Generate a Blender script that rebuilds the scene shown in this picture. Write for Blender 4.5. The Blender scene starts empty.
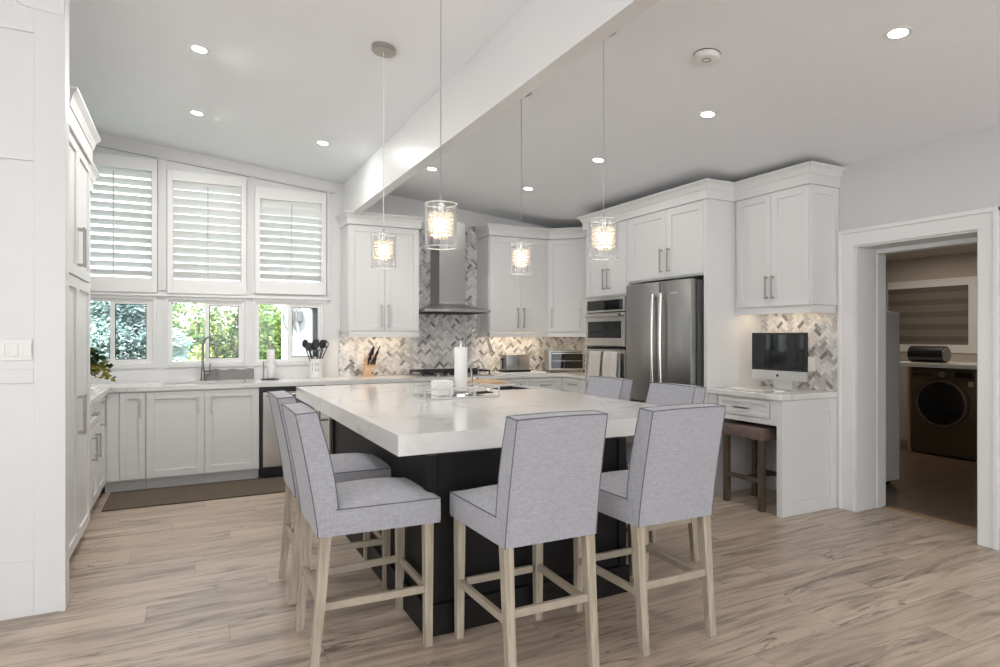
import bpy, bmesh, math, random
from mathutils import Vector, Matrix
random.seed(7)
PI = math.pi
scn = bpy.context.scene
COL = scn.collection

# ---------------------------------------------------------------- camera, world, sun, exposure
F_PX, YAW = 623.754, 0.46885
cam_d = bpy.data.cameras.new('camera'); cam = bpy.data.objects.new('camera', cam_d); COL.objects.link(cam)
cam.location = (0, 0, 1.364); cam.rotation_euler = (PI/2, 0, -YAW)
cam_d.sensor_width = 36; cam_d.lens = F_PX*36/1000
cam_d.shift_x = -(504.6-500)/1000; cam_d.shift_y = (335.285-333.5)/1000
cam_d.clip_start = 0.05; cam_d.clip_end = 200
scn.camera = cam
scn.view_settings.view_transform = 'Standard'
scn.view_settings.look = 'None'
scn.view_settings.exposure = 0.44
scn.view_settings.gamma = 1.0
scn.view_settings.use_curve_mapping = False
w = bpy.data.worlds.new('sky'); scn.world = w; w.use_nodes = True
nt = w.node_tree; bg = nt.nodes['Background']
tc = nt.nodes.new('ShaderNodeTexCoord'); sx = nt.nodes.new('ShaderNodeSeparateXYZ'); cr = nt.nodes.new('ShaderNodeValToRGB')
cr.color_ramp.elements[0].position = 0.0; cr.color_ramp.elements[0].color = (0.95, 0.97, 1.0, 1)
cr.color_ramp.elements[1].position = 0.6; cr.color_ramp.elements[1].color = (0.86, 0.93, 1.0, 1)
nt.links.new(tc.outputs['Generated'], sx.inputs[0]); nt.links.new(sx.outputs['Z'], cr.inputs[0]); nt.links.new(cr.outputs[0], bg.inputs['Color'])
bg.inputs['Strength'].default_value = 2.7
sun_d = bpy.data.lights.new('sun', 'SUN'); sun_d.energy = 5; sun_d.angle = 0.01; sun_d.color = (1.0, 0.95, 0.86)
sun = bpy.data.objects.new('sun', sun_d); COL.objects.link(sun); sun.rotation_euler = (math.radians(38), 0, math.radians(-30))

# ---------------------------------------------------------------- materials
def mat(name, col, rough=0.5, metal=0.0, noise=None, bump=None, spec=None, **kw):
    m = bpy.data.materials.new(name); m.use_nodes = True
    n = m.node_tree.nodes; l = m.node_tree.links; p = n['Principled BSDF']
    p.inputs['Base Color'].default_value = (*col, 1); p.inputs['Roughness'].default_value = rough; p.inputs['Metallic'].default_value = metal
    if spec is not None: p.inputs['Specular IOR Level'].default_value = spec
    t = n.new('ShaderNodeTexCoord')
    sc, amt = noise or (30, 0.03)
    no = n.new('ShaderNodeTexNoise'); no.inputs['Scale'].default_value = sc; no.inputs['Detail'].default_value = 4
    l.new(t.outputs['Object'], no.inputs['Vector'])
    r = n.new('ShaderNodeMapRange'); r.inputs['From Min'].default_value = .25; r.inputs['From Max'].default_value = .75
    r.inputs['To Min'].default_value = 1-amt; r.inputs['To Max'].default_value = 1+amt
    l.new(no.outputs['Fac'], r.inputs['Value'])
    mx = n.new('ShaderNodeVectorMath'); mx.operation = 'SCALE'; mx.inputs[0].default_value = col
    l.new(r.outputs[0], mx.inputs['Scale']); l.new(mx.outputs[0], p.inputs['Base Color'])
    if bump:
        b = n.new('ShaderNodeBump'); b.inputs['Strength'].default_value = bump[1]; b.inputs['Distance'].default_value = 0.002
        n2 = n.new('ShaderNodeTexNoise'); n2.inputs['Scale'].default_value = bump[0]; l.new(t.outputs['Object'], n2.inputs['Vector'])
        l.new(n2.outputs['Fac'], b.inputs['Height']); l.new(b.outputs[0], p.inputs['Normal'])
    for k, v in kw.items(): p.inputs[k].default_value = v
    return m
def emis(name, col, s):
    m = bpy.data.materials.new(name); m.use_nodes = True; p = m.node_tree.nodes['Principled BSDF']
    p.inputs['Base Color'].default_value = (*col, 1); p.inputs['Emission Color'].default_value = (*col, 1); p.inputs['Emission Strength'].default_value = s
    return m
M = {}
M['wall'] = mat('wall_paint', (.60, .60, .597), .6, noise=(8, .01))
M['ceiling'] = mat('ceiling_paint', (.885, .90, .925), .7, noise=(6, .01))
M['cab'] = mat('cabinet_paint', (.71, .707, .70), .35, noise=(10, .01))
M['trim'] = mat('trim_paint', (.75, .75, .745), .35, noise=(10, .01))
M['shutter'] = mat('shutter_paint', (.82, .82, .81), .4, noise=(10, .01))
M['shadow_gap'] = mat('gap_dark', (.03, .03, .03), .8)
M['nickel'] = mat('brushed_nickel', (.44, .42, .39), .3, 1.0)
M['chrome'] = mat('chrome', (.82, .82, .82), .08, 1.0)
M['black'] = mat('black_satin', (.012, .012, .013), .35)
M['blackiron'] = mat('cast_iron', (.015, .015, .016), .6, bump=(200, .3))
M['darkglass'] = mat('dark_glass', (.008, .009, .010), .05)
M['espresso'] = mat('espresso_wood', (.0075, .007, .007), .5, noise=(14, .25), bump=(60, .15), spec=.25)
M['white_plastic'] = mat('white_plastic', (.82, .82, .80), .3)
M['paper'] = mat('paper', (.86, .85, .83), .9, bump=(150, .3))
M['alu'] = mat('aluminium', (.75, .74, .72), .3, .8)
M['towel'] = mat('towel_cloth', (.66, .63, .59), .95, noise=(180, .08), bump=(260, .8))
M['greycloth'] = mat('grey_cloth', (.27, .27, .26), .95, noise=(90, .1), bump=(300, .5))
M['oak'] = mat('block_wood', (.62, .42, .25), .5, noise=(20, .12))
M['board'] = mat('board_wood', (.66, .44, .26), .5, noise=(20, .1))
M['stoolwood'] = mat('dark_stool_wood', (.085, .062, .045), .5, noise=(25, .25))
M['stoolseat'] = mat('brown_leather', (.16, .115, .10), .5, noise=(30, .12), bump=(160, .4))
M['piping'] = mat('piping_cord', (.13, .13, .145), .8)
M['washer'] = mat('washer_bronze', (.15, .115, .078), .3, .65)
M['rug'] = None
M['leafdark'] = mat('leaf_dark', (.035, .075, .02), .6, noise=(12, .5))
M['leafyellow'] = mat('leaf_yellow', (.30, .28, .05), .6, noise=(12, .4))
M['leaf_a'] = mat('leaf_green', (.17, .29, .08), .7, noise=(3, .6))
M['leaf_b'] = mat('leaf_lime', (.50, .56, .20), .7, noise=(3, .5))
M['leaf_c'] = mat('leaf_olive', (.26, .30, .13), .7, noise=(3, .5))
M['needle'] = mat('blue_needles', (.62, .74, .72), .8, noise=(4, .5))
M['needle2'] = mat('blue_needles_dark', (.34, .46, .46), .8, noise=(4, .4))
M['bark'] = mat('bark', (.10, .075, .055), .9, noise=(10, .3))
M['grass'] = mat('grass', (.12, .18, .06), .9, noise=(2, .4))
M['stucco'] = mat('stucco', (.80, .80, .80), .8, bump=(60, .4))
M['lens'] = emis('lamp_lens', (1.0, .97, .90), 14)
M['bulb'] = emis('bulb', (1.0, .84, .62), 22)
M['strip'] = emis('strip_led', (1.0, .78, .52), 4)
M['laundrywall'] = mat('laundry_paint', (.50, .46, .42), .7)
M['shade_cloth'] = mat('zebra_shade_cloth', (.17, .155, .135), .9)
M['shade_dark'] = mat('zebra_shade_band', (.12, .11, .095), .9)

def glass_thin(name, tint=(1, 1, 1), gloss=.08):
    m = bpy.data.materials.new(name); m.use_nodes = True; n = m.node_tree.nodes; l = m.node_tree.links
    n.remove(n['Principled BSDF']); out = n['Material Output']
    tr = n.new('ShaderNodeBsdfTransparent'); tr.inputs[0].default_value = (*tint, 1)
    gl = n.new('ShaderNodeBsdfGlossy'); gl.inputs['Roughness'].default_value = .02
    lw = n.new('ShaderNodeLayerWeight'); lw.inputs['Blend'].default_value = .35
    mr = n.new('ShaderNodeMapRange'); mr.inputs['To Min'].default_value = gloss*.5; mr.inputs['To Max'].default_value = min(1, gloss*7)
    mx = n.new('ShaderNodeMixShader')
    l.new(lw.outputs['Facing'], mr.inputs['Value']); l.new(mr.outputs[0], mx.inputs[0]); l.new(tr.outputs[0], mx.inputs[1]); l.new(gl.outputs[0], mx.inputs[2]); l.new(mx.outputs[0], out.inputs[0])
    return m
M['pane'] = glass_thin('window_glass', (.93, .96, .96), .06)
M['screened'] = glass_thin('screened_glass', (.76, .78, .79), .05)
M['clear'] = glass_thin('pendant_glass', (.95, .95, .95), .12)

def node_mat(name):
    m = bpy.data.materials.new(name); m.use_nodes = True
    return m, m.node_tree.nodes, m.node_tree.links, m.node_tree.nodes['Principled BSDF']
def ramp(n, stops):
    r = n.new('ShaderNodeValToRGB'); e = r.color_ramp.elements
    while len(e) < len(stops): e.new(.5)
    for k, (p, c) in enumerate(stops): e[k].position = p; e[k].color = (*c, 1) if len(c) == 3 else c
    return r
# crystal
m, n, l, p = node_mat('crystal_beads'); M['crystal'] = m
p.inputs['Base Color'].default_value = (.98, .93, .86, 1); p.inputs['Roughness'].default_value = .3; p.inputs['Transmission Weight'].default_value = .35; p.inputs['IOR'].default_value = 1.35
# stainless, brushed
m, n, l, p = node_mat('stainless'); M['steel'] = m
p.inputs['Metallic'].default_value = .95; t = n.new('ShaderNodeTexCoord'); mp = n.new('ShaderNodeMapping'); mp.inputs['Scale'].default_value = (4, 4, 260)
no = n.new('ShaderNodeTexNoise'); no.inputs['Scale'].default_value = 3; no.inputs['Detail'].default_value = 3
l.new(t.outputs['Object'], mp.inputs[0]); l.new(mp.outputs[0], no.inputs['Vector'])
r = ramp(n, [(.3, (.33, .325, .315)), (.7, (.40, .395, .385))]); l.new(no.outputs['Fac'], r.inputs[0]); l.new(r.outputs[0], p.inputs['Base Color'])
p.inputs['Roughness'].default_value = .34
m2 = m.copy(); m2.name = 'stainless_bright'; M['steel2'] = m2
rr = [x for x in m2.node_tree.nodes if x.type == 'VALTORGB'][0]
rr.color_ramp.elements[0].color = (.60, .58, .55, 1); rr.color_ramp.elements[1].color = (.68, .66, .63, 1)
m2.node_tree.nodes['Principled BSDF'].inputs['Roughness'].default_value = .25
# quartz
m, n, l, p = node_mat('quartz'); M['quartz'] = m
t = n.new('ShaderNodeTexCoord'); no = n.new('ShaderNodeTexNoise'); no.inputs['Scale'].default_value = 1.3; no.inputs['Detail'].default_value = 6; no.inputs['Distortion'].default_value = 1.6
l.new(t.outputs['Object'], no.inputs['Vector'])
r = ramp(n, [(.475, (.76, .75, .73)), (.50, (.60, .58, .555)), (.525, (.76, .75, .73))]); l.new(no.outputs['Fac'], r.inputs[0])
no2 = n.new('ShaderNodeTexNoise'); no2.inputs['Scale'].default_value = 2.1; l.new(t.outputs['Object'], no2.inputs['Vector'])
r2 = ramp(n, [(.45, (0, 0, 0)), (.62, (1, 1, 1))]); l.new(no2.outputs['Fac'], r2.inputs[0])
mx = n.new('ShaderNodeMix'); mx.data_type = 'RGBA'; l.new(r2.outputs[0], mx.inputs[0]); mx.inputs[6].default_value = (.76, .75, .73, 1); l.new(r.outputs[0], mx.inputs[7])
l.new(mx.outputs[2], p.inputs['Base Color']); p.inputs['Roughness'].default_value = .12
# floor planks (run along X)
def plank_mat(name, stops, crack, width=.19, rough=.32):
    m, n, l, p = node_mat(name)
    t = n.new('ShaderNodeTexCoord'); br = n.new('ShaderNodeTexBrick')
    br.inputs['Scale'].default_value = 1; br.inputs['Brick Width'].default_value = 1.5; br.inputs['Row Height'].default_value = width
    br.inputs['Mortar Size'].default_value = .0012; br.inputs['Mortar Smooth'].default_value = .4; br.offset = 0; br.offset_frequency = 2
    br.inputs['Color1'].default_value = (0, 0, 0, 1); br.inputs['Color2'].default_value = (1, 1, 1, 1); br.inputs['Mortar'].default_value = (.5, .5, .5, 1)
    sp = n.new('ShaderNodeSeparateXYZ'); l.new(t.outputs['Object'], sp.inputs[0])
    dv = n.new('ShaderNodeMath'); dv.operation = 'DIVIDE'; dv.inputs[1].default_value = width; l.new(sp.outputs['Y'], dv.inputs[0])
    fl = n.new('ShaderNodeMath'); fl.operation = 'FLOOR'; l.new(dv.outputs[0], fl.inputs[0])
    ml = n.new('ShaderNodeMath'); ml.operation = 'MULTIPLY_ADD'; ml.inputs[1].default_value = .927; l.new(fl.outputs[0], ml.inputs[0]); l.new(sp.outputs['X'], ml.inputs[2])
    cb = n.new('ShaderNodeCombineXYZ'); l.new(ml.outputs[0], cb.inputs[0]); l.new(sp.outputs['Y'], cb.inputs[1]); l.new(cb.outputs[0], br.inputs['Vector'])
    # offset grain per plank
    mu = n.new('ShaderNodeVectorMath'); mu.operation = 'SCALE'; mu.inputs['Scale'].default_value = 13.0; l.new(br.outputs['Color'], mu.inputs[0])
    ad = n.new('ShaderNodeVectorMath'); ad.operation = 'ADD'; l.new(t.outputs['Object'], ad.inputs[0]); l.new(mu.outputs[0], ad.inputs[1])
    mp = n.new('ShaderNodeMapping'); mp.inputs['Scale'].default_value = (.75, 7.0, 1); l.new(ad.outputs[0], mp.inputs[0])
    g = n.new('ShaderNodeTexNoise'); g.inputs['Scale'].default_value = 2.0; g.inputs['Detail'].default_value = 8; g.inputs['Roughness'].default_value = .62; g.inputs['Distortion'].default_value = .9
    l.new(mp.outputs[0], g.inputs['Vector'])
    r = ramp(n, stops); l.new(g.outputs['Fac'], r.inputs[0])
    # dark cracks
    mp2 = n.new('ShaderNodeMapping'); mp2.inputs['Scale'].default_value = (.55, 4.2, 1); l.new(ad.outputs[0], mp2.inputs[0])
    g2 = n.new('ShaderNodeTexNoise'); g2.inputs['Scale'].default_value = 1.7; g2.inputs['Detail'].default_value = 5; g2.inputs['Distortion'].default_value = 1.4; l.new(mp2.outputs[0], g2.inputs['Vector'])
    rc = ramp(n, [(.482, (0, 0, 0)), (.50, (1, 1, 1)), (.518, (0, 0, 0))]); l.new(g2.outputs['Fac'], rc.inputs[0])
    g3 = n.new('ShaderNodeTexNoise'); g3.inputs['Scale'].default_value = 2.6; l.new(ad.outputs[0], g3.inputs['Vector'])
    rm = ramp(n, [(.48, (0, 0, 0)), (.66, (.9, .9, .9))]); l.new(g3.outputs['Fac'], rm.inputs[0])
    mm = n.new('ShaderNodeMath'); mm.operation = 'MULTIPLY'; l.new(rc.outputs[0], mm.inputs[0]); l.new(rm.outputs[0], mm.inputs[1])
    mx = n.new('ShaderNodeMix'); mx.data_type = 'RGBA'; l.new(mm.outputs[0], mx.inputs[0]); l.new(r.outputs[0], mx.inputs[6]); mx.inputs[7].default_value = (*crack, 1)
    # plank tint
    tv = n.new('ShaderNodeMapRange'); tv.inputs['To Min'].default_value = .90; tv.inputs['To Max'].default_value = 1.08; l.new(br.outputs['Color'], tv.inputs['Value'])
    sc = n.new('ShaderNodeVectorMath'); sc.operation = 'SCALE'; l.new(mx.outputs[2], sc.inputs[0]); l.new(tv.outputs[0], sc.inputs['Scale'])
    seam = n.new('ShaderNodeMix'); seam.data_type = 'RGBA'; l.new(br.outputs['Fac'], seam.inputs[0]); l.new(sc.outputs[0], seam.inputs[6]); seam.inputs[7].default_value = (*[c*1.6 for c in crack], 1)
    l.new(seam.outputs[2], p.inputs['Base Color'])
    rg = n.new('ShaderNodeMapRange'); rg.inputs['To Min'].default_value = rough-.06; rg.inputs['To Max'].default_value = rough+.12; l.new(g.outputs['Fac'], rg.inputs['Value']); l.new(rg.outputs[0], p.inputs['Roughness'])
    b = n.new('ShaderNodeBump'); b.inputs['Strength'].default_value = .12; b.inputs['Distance'].default_value = .002; l.new(g.outputs['Fac'], b.inputs['Height']); l.new(b.outputs[0], p.inputs['Normal'])
    return m
M['floor'] = plank_mat('oak_laminate', [(.28, (.17, .135, .11)), (.40, (.34, .265, .205)), (.52, (.48, .385, .300)), (.75, (.57, .465, .365))], (.085, .07, .065))
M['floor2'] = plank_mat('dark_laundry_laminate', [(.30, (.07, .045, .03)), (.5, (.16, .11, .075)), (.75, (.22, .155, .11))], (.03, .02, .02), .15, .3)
# leg wood
m, n, l, p = node_mat('washed_oak'); M['leg'] = m
t = n.new('ShaderNodeTexCoord'); mp = n.new('ShaderNodeMapping'); mp.inputs['Scale'].default_value = (40, 40, 3); l.new(t.outputs['Object'], mp.inputs[0])
no = n.new('ShaderNodeTexNoise'); no.inputs['Scale'].default_value = 1.5; no.inputs['Detail'].default_value = 5; l.new(mp.outputs[0], no.inputs['Vector'])
r = ramp(n, [(.35, (.31, .26, .195)), (.65, (.46, .40, .315))]); l.new(no.outputs['Fac'], r.inputs[0]); l.new(r.outputs[0], p.inputs['Base Color']); p.inputs['Roughness'].default_value = .55
M['railwood'] = mat('washed_oak_rail', (.39, .335, .26), .55, noise=(14, .12))
# linen fabric
m, n, l, p = node_mat('grey_linen'); M['fabric'] = m
t = n.new('ShaderNodeTexCoord')
outs = []
for s in ((30, 30, 420), (420, 420, 30)):
    mp = n.new('ShaderNodeMapping'); mp.inputs['Scale'].default_value = s; l.new(t.outputs['Object'], mp.inputs[0])
    no = n.new('ShaderNodeTexNoise'); no.inputs['Scale'].default_value = 1; no.inputs['Detail'].default_value = 2; l.new(mp.outputs[0], no.inputs['Vector']); outs.append(no)
ad = n.new('ShaderNodeMath'); ad.operation = 'ADD'; l.new(outs[0].outputs['Fac'], ad.inputs[0]); l.new(outs[1].outputs['Fac'], ad.inputs[1])
hf = n.new('ShaderNodeMath'); hf.operation = 'MULTIPLY'; hf.inputs[1].default_value = .5; l.new(ad.outputs[0], hf.inputs[0])
r = ramp(n, [(.36, (.295, .295, .325)), (.64, (.425, .425, .46))]); l.new(hf.outputs[0], r.inputs[0]); l.new(r.outputs[0], p.inputs['Base Color'])
p.inputs['Roughness'].default_value = .95; p.inputs['Sheen Weight'].default_value = .25
b = n.new('ShaderNodeBump'); b.inputs['Strength'].default_value = .35; b.inputs['Distance'].default_value = .001; l.new(hf.outputs[0], b.inputs['Height']); l.new(b.outputs[0], p.inputs['Normal'])
# marble tile, shade per tile from attribute
m, n, l, p = node_mat('marble_tile'); M['tile'] = m
at = n.new('ShaderNodeAttribute'); at.attribute_name = 'tile'; t = n.new('ShaderNodeTexCoord')
no = n.new('ShaderNodeTexNoise'); no.inputs['Scale'].default_value = 28; no.inputs['Detail'].default_value = 4; no.inputs['Distortion'].default_value = 1.5; l.new(t.outputs['Object'], no.inputs['Vector'])
mr = n.new('ShaderNodeMapRange'); mr.inputs['From Min'].default_value = .3; mr.inputs['From Max'].default_value = .7; mr.inputs['To Min'].default_value = .82; mr.inputs['To Max'].default_value = 1.12; l.new(no.outputs['Fac'], mr.inputs['Value'])
sc = n.new('ShaderNodeVectorMath'); sc.operation = 'SCALE'; l.new(at.outputs['Color'], sc.inputs[0]); l.new(mr.outputs[0], sc.inputs['Scale']); l.new(sc.outputs[0], p.inputs['Base Color'])
p.inputs['Roughness'].default_value = .22
M['grout'] = mat('grout', (.62, .61, .59), .8)
# rug
m, n, l, p = node_mat('woven_runner'); M['rug'] = m
t = n.new('ShaderNodeTexCoord'); ck = n.new('ShaderNodeTexChecker'); ck.inputs['Scale'].default_value = 90
ck.inputs['Color1'].default_value = (.085, .065, .045, 1); ck.inputs['Color2'].default_value = (.155, .12, .085, 1); mp = n.new('ShaderNodeMapping'); mp.inputs['Rotation'].default_value = (0, 0, .78)
l.new(t.outputs['Object'], mp.inputs[0]); l.new(mp.outputs[0], ck.inputs['Vector']); l.new(ck.outputs[0], p.inputs['Base Color']); p.inputs['Roughness'].default_value = .95

# ---------------------------------------------------------------- mesh helpers
def I(a, b, c): return (a, b, c)
def faceN(y0):  # local (u right, v up, w out) on a plane facing -Y
    return lambda u, v, w: (u, y0-w, v)
def faceW(x0):  # facing -X ; u is Y
    return lambda u, v, w: (x0-w, u, v)
def faceE(x0):  # facing +X ; u is Y
    return lambda u, v, w: (x0+w, u, v)
def bx(bm, x0, x1, y0, y1, z0, z1, T=I, bev=0.0):
    vs = [bm.verts.new(T(x, y, z)) for x in (x0, x1) for y in (y0, y1) for z in (z0, z1)]
    fs = [bm.faces.new([vs[k] for k in q]) for q in ((0, 1, 3, 2), (4, 6, 7, 5), (0, 4, 5, 1), (2, 3, 7, 6), (0, 2, 6, 4), (1, 5, 7, 3))]
    if bev > 0:
        es = {e for f in fs for e in f.edges}
        bmesh.ops.bevel(bm, geom=list(es), offset=bev, segments=2, affect='EDGES', profile=.5)
def prism(bm, poly, w0, w1, T):   # poly in (u,v), extruded along w
    a = [bm.verts.new(T(u, v, w0)) for u, v in poly]; b = [bm.verts.new(T(u, v, w1)) for u, v in poly]
    n = len(poly); bm.faces.new(a); bm.faces.new(b[::-1])
    for i in range(n): bm.faces.new([a[i], b[i], b[(i+1) % n], a[(i+1) % n]])
def tube(bm, pts, r, seg=10, caps=True, radii=None):
    pts = [Vector(p) for p in pts]; rings = []
    for i, p in enumerate(pts):
        d = (pts[min(i+1, len(pts)-1)]-pts[max(i-1, 0)]).normalized()
        up = Vector((0, 0, 1)) if abs(d.z) < .95 else Vector((0, 1, 0))
        a = d.cross(up).normalized(); b = a.cross(d).normalized()
        rr = radii[i] if radii else r
        rings.append([bm.verts.new(p+a*math.cos(2*PI*k/seg)*rr+b*math.sin(2*PI*k/seg)*rr) for k in range(seg)])
    for i in range(len(rings)-1):
        for k in range(seg): bm.faces.new([rings[i][k], rings[i][(k+1) % seg], rings[i+1][(k+1) % seg], rings[i+1][k]])
    if caps: bm.faces.new(rings[0][::-1]); bm.faces.new(rings[-1])
def lathe(bm, prof, c=(0, 0, 0), seg=28, T=None, close=True):
    rings = []
    for r, z in prof:
        ring = []
        for k in range(seg):
            q = (c[0]+r*math.cos(2*PI*k/seg), c[1]+r*math.sin(2*PI*k/seg), c[2]+z)
            ring.append(bm.verts.new(T(*q) if T else q))
        rings.append(ring)
    for i in range(len(rings)-1):
        for k in range(seg): bm.faces.new([rings[i][k], rings[i][(k+1) % seg], rings[i+1][(k+1) % seg], rings[i+1][k]])
    if close: bm.faces.new(rings[0][::-1]); bm.faces.new(rings[-1])
def cyl(bm, c, r, z0, z1, seg=24, T=None): lathe(bm, [(r, z0), (r, z1)], c, seg, T)
def sphere(bm, c, r, sx=1, sy=1, sz=1, u=12, v=8):
    mt = Matrix.Translation(c) @ Matrix.Diagonal((sx*r, sy*r, sz*r, 1))
    bmesh.ops.create_uvsphere(bm, u_segments=u, v_segments=v, radius=1, matrix=mt)
def NB(): return bmesh.new()
def root_loc(o):
    v = Vector((0, 0, 0))
    while o: v += o.location; o = o.parent
    return v
def obj(name, bm, m, parent=None, smooth=False, org=None, label=None):
    bmesh.ops.recalc_face_normals(bm, faces=bm.faces)
    base = root_loc(parent) if parent else Vector(org or (0, 0, 0))
    if base.length: bmesh.ops.translate(bm, verts=bm.verts, vec=-base)
    me = bpy.data.meshes.new(name); bm.to_mesh(me); bm.free()
    me.materials.append(M[m] if isinstance(m, str) else m)
    if smooth:
        for p in me.polygons: p.use_smooth = True
        try: me.set_sharp_from_angle(angle=math.radians(35))
        except Exception: pass
    o = bpy.data.objects.new(name, me); COL.objects.link(o)
    if parent: o.parent = parent
    else: o.location = base
    if label: o['label'] = label
    return o
def thing(name, label, cat, loc=(0, 0, 0), rz=0, group=None):
    o = bpy.data.objects.new(name, None); COL.objects.link(o); o.empty_display_size = .1
    o.location = loc; o.rotation_euler = (0, 0, rz); o['label'] = label; o['category'] = cat
    if group: o['group'] = group
    return o
def tag(o, label, cat, group=None, kind=None):
    o['label'] = label; o['category'] = cat
    if group: o['group'] = group
    if kind: o['kind'] = kind
    return o
def struct(name, bm, m, parent=None, label=None, **k):
    o = obj(name, bm, m, parent, **k)
    if not parent:
        o['kind'] = 'structure'
        if label: o['label'] = label
    return o
def dup(root, loc, rz, label=None):
    r = root.copy(); COL.objects.link(r); r.location = loc; r.rotation_euler = (0, 0, rz)
    if label: r['label'] = label
    for ch in list(root.children):
        c = ch.copy(); COL.objects.link(c); c.parent = r
        for g in ch.children:
            d = g.copy(); COL.objects.link(d); d.parent = c
    return r
def light(name, kind, loc, energy, col=(1, 1, 1), size=.1, rot=(0, 0, 0), parent=None, **k):
    d = bpy.data.lights.new(name, kind); d.energy = energy; d.color = col
    if kind == 'AREA':
        d.size = size
        for a, b in k.items(): setattr(d, a, b)
    else:
        d.shadow_soft_size = size
        for a, b in k.items(): setattr(d, a, b)
    o = bpy.data.objects.new(name, d); COL.objects.link(o); o.location = loc; o.rotation_euler = rot
    return o

# ---------------------------------------------------------------- room dimensions
YW, XR, XLW = 6.906, 4.6, -1.09
def ceil_z(x): return 3.176-.1035*x
YB, XB = -4.2, -3.6        # the rest of the room behind the camera
NW = 3.745                 # panelled wall end on the left

# floor
bm = NB(); bx(bm, XB-.1, XR+.34, YB-.1, YW+.1, -.1, 0); f_ = struct('floor', bm, 'floor', label='light oak plank laminate floor')
# ceiling (one sloping plane)
bm = NB(); x0, x1 = XB-.1, XR+.3
prism(bm, [(x0, ceil_z(x0)), (x1, ceil_z(x1)), (x1, ceil_z(x1)+.15), (x0, ceil_z(x0)+.15)], -(YB-.1), -(YW+.15), faceN(0))
struct('ceiling', bm, 'ceiling', label='sloping white ceiling')
# beam
bm = NB(); bx(bm, 1.509, 1.595, YB, YW, 2.634, 3.03); struct('beam', bm, 'trim', label='white dropped ceiling beam')
# far wall with window openings
WX = [(-.97, -.305), (-.177, .513), (.62, 1.303)]
SX = [(-.94, -.317), (-.139, .48), (.656, 1.277)]
SZ = [(1.90, 2.94), (1.90, 2.873), (1.92, 2.775)]
STOP = [3.056, 2.972, 2.893]
bm = NB(); T = faceN(YW+.0015)
def rect(a, b, c, d): bx(bm, a, b, c, d, -.15, 0, T)
L0, R0 = XLW-.15, XR+.15
rect(L0, R0, 0, 1.08)
xs = [L0]+[v for p in WX for v in p]+[R0]
for i in range(0, len(xs), 2): rect(xs[i], xs[i+1], 1.08, 1.715)
rect(L0, R0, 1.715, 1.90)
xs = [L0]+[v for p in SX for v in p]+[R0]
for i in range(0, len(xs), 2): prism(bm, [(xs[i], 1.90), (xs[i+1], 1.90), (xs[i+1], ceil_z(xs[i+1])), (xs[i], ceil_z(xs[i]))], -.15, 0, T)
for (a, b), (c, d) in zip(SX, SZ): prism(bm, [(a, d), (b, d), (b, ceil_z(b)), (a, ceil_z(a))], -.15, 0, T)
struct('wall_back', bm, 'trim', label='white window wall behind the sink')
# left wall, behind pantry
bm = NB(); bx(bm, XLW-.15, XLW-.0015, NW+.11, YW, 0, ceil_z(XLW)); struct('wall_left', bm, 'wall')
# near panelled wall facing camera: rails and stiles over recessed field
bm = NB(); T = faceN(NW); xe = -.545; x0 = XB
bx(bm, x0, xe, 0, ceil_z(x0)-.0, -.11, -.012, T)
def pr(a, b, c, d, w=0): bx(bm, a, b, c, d, -.012, w, T, .002)
for k in range(4):
    xr = -.672-k*.95; xl = xr-.80
    pr(xr, xr+(.127 if k == 0 else .15), 0, ceil_z(xr)-.01)
    for a, b in ((0, .27), (1.132, 1.20), (2.213, 2.33), (2.838, 3.2)): pr(xl, xr, a, b)
bx(bm, -.567, xe, 0, 3.2, 0, .008, T)
struct('wall_front', bm, 'trim', label='white panelled wall end on the left')
# bulkhead stub upper left
bm = NB(); T = faceN(NW); pl = [(-.587, 2.948), (-.55, 2.948), (-.55, 3.22), (-.76, 3.24), (-.76, 3.02), (-.752, 2.985), (-.735, 2.966), (-.71, 2.955)]
va = [bm.verts.new(T(u, v, -.005)) for u, v in pl]; vb = [bm.verts.new(T(u, v, .002+(v-2.94)*1.3)) for u, v in pl]; bm.faces.new(va); bm.faces.new(vb[::-1])
for i in range(len(pl)): bm.faces.new([va[i], vb[i], vb[(i+1) % len(pl)], va[(i+1) % len(pl)]])
struct('trim_8', bm, 'ceiling', label='rounded white bulkhead box high on panelled wall')
# right wall with doorway
D0, D1, DZ = 2.23, 3.08, 2.054
bm = NB(); zt = ceil_z(XR)
def rw(a, b, c, d): bx(bm, XR+.0015, 4.95, a, b, c, d)
rw(YB, D0, 0, zt+.0); rw(D1, YW+.15, 0, zt); rw(D0, D1, DZ, zt)
struct('wall_right', bm, 'wall', label='white wall with the laundry doorway')
# casing
bm = NB(); T = faceW(XR)
for a, b in ((D0-.11, D0), (D1, D1+.12)):
    bx(bm, a, b, 0, DZ+.121, 0, .018, T, .003)
bx(bm, D0-.11, D1+.12, DZ, DZ+.121, 0, .0185, T, .003)
for a, b in ((D0-.118, D0-.088), (D1+.098, D1+.128)): bx(bm, a, b, 0, DZ+.129, 0, .03, T, .004)
bx(bm, D0-.118, D1+.128, DZ+.099, DZ+.13, 0, .031, T, .004)
struct('trim_1', bm, 'trim', label='white casing around the laundry doorway')
bm = NB()
bx(bm, 4.6, 4.955, D1-.012, D1, 0, DZ); bx(bm, 4.6, 4.955, D0, D0+.012, 0, DZ); bx(bm, 4.6, 4.955, D0+.012, D1-.012, DZ-.012, DZ)
bx(bm, 4.85, 4.955, D1-.019, D1-.012, 0, DZ-.012); bx(bm, 4.85, 4.955, D0+.012, D0+.03, 0, DZ-.012); bx(bm, 4.851, 4.954, D0+.03, D1-.019, DZ-.045, DZ-.012)
struct('trim_2', bm, 'trim', label='white door jamb lining')
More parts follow.
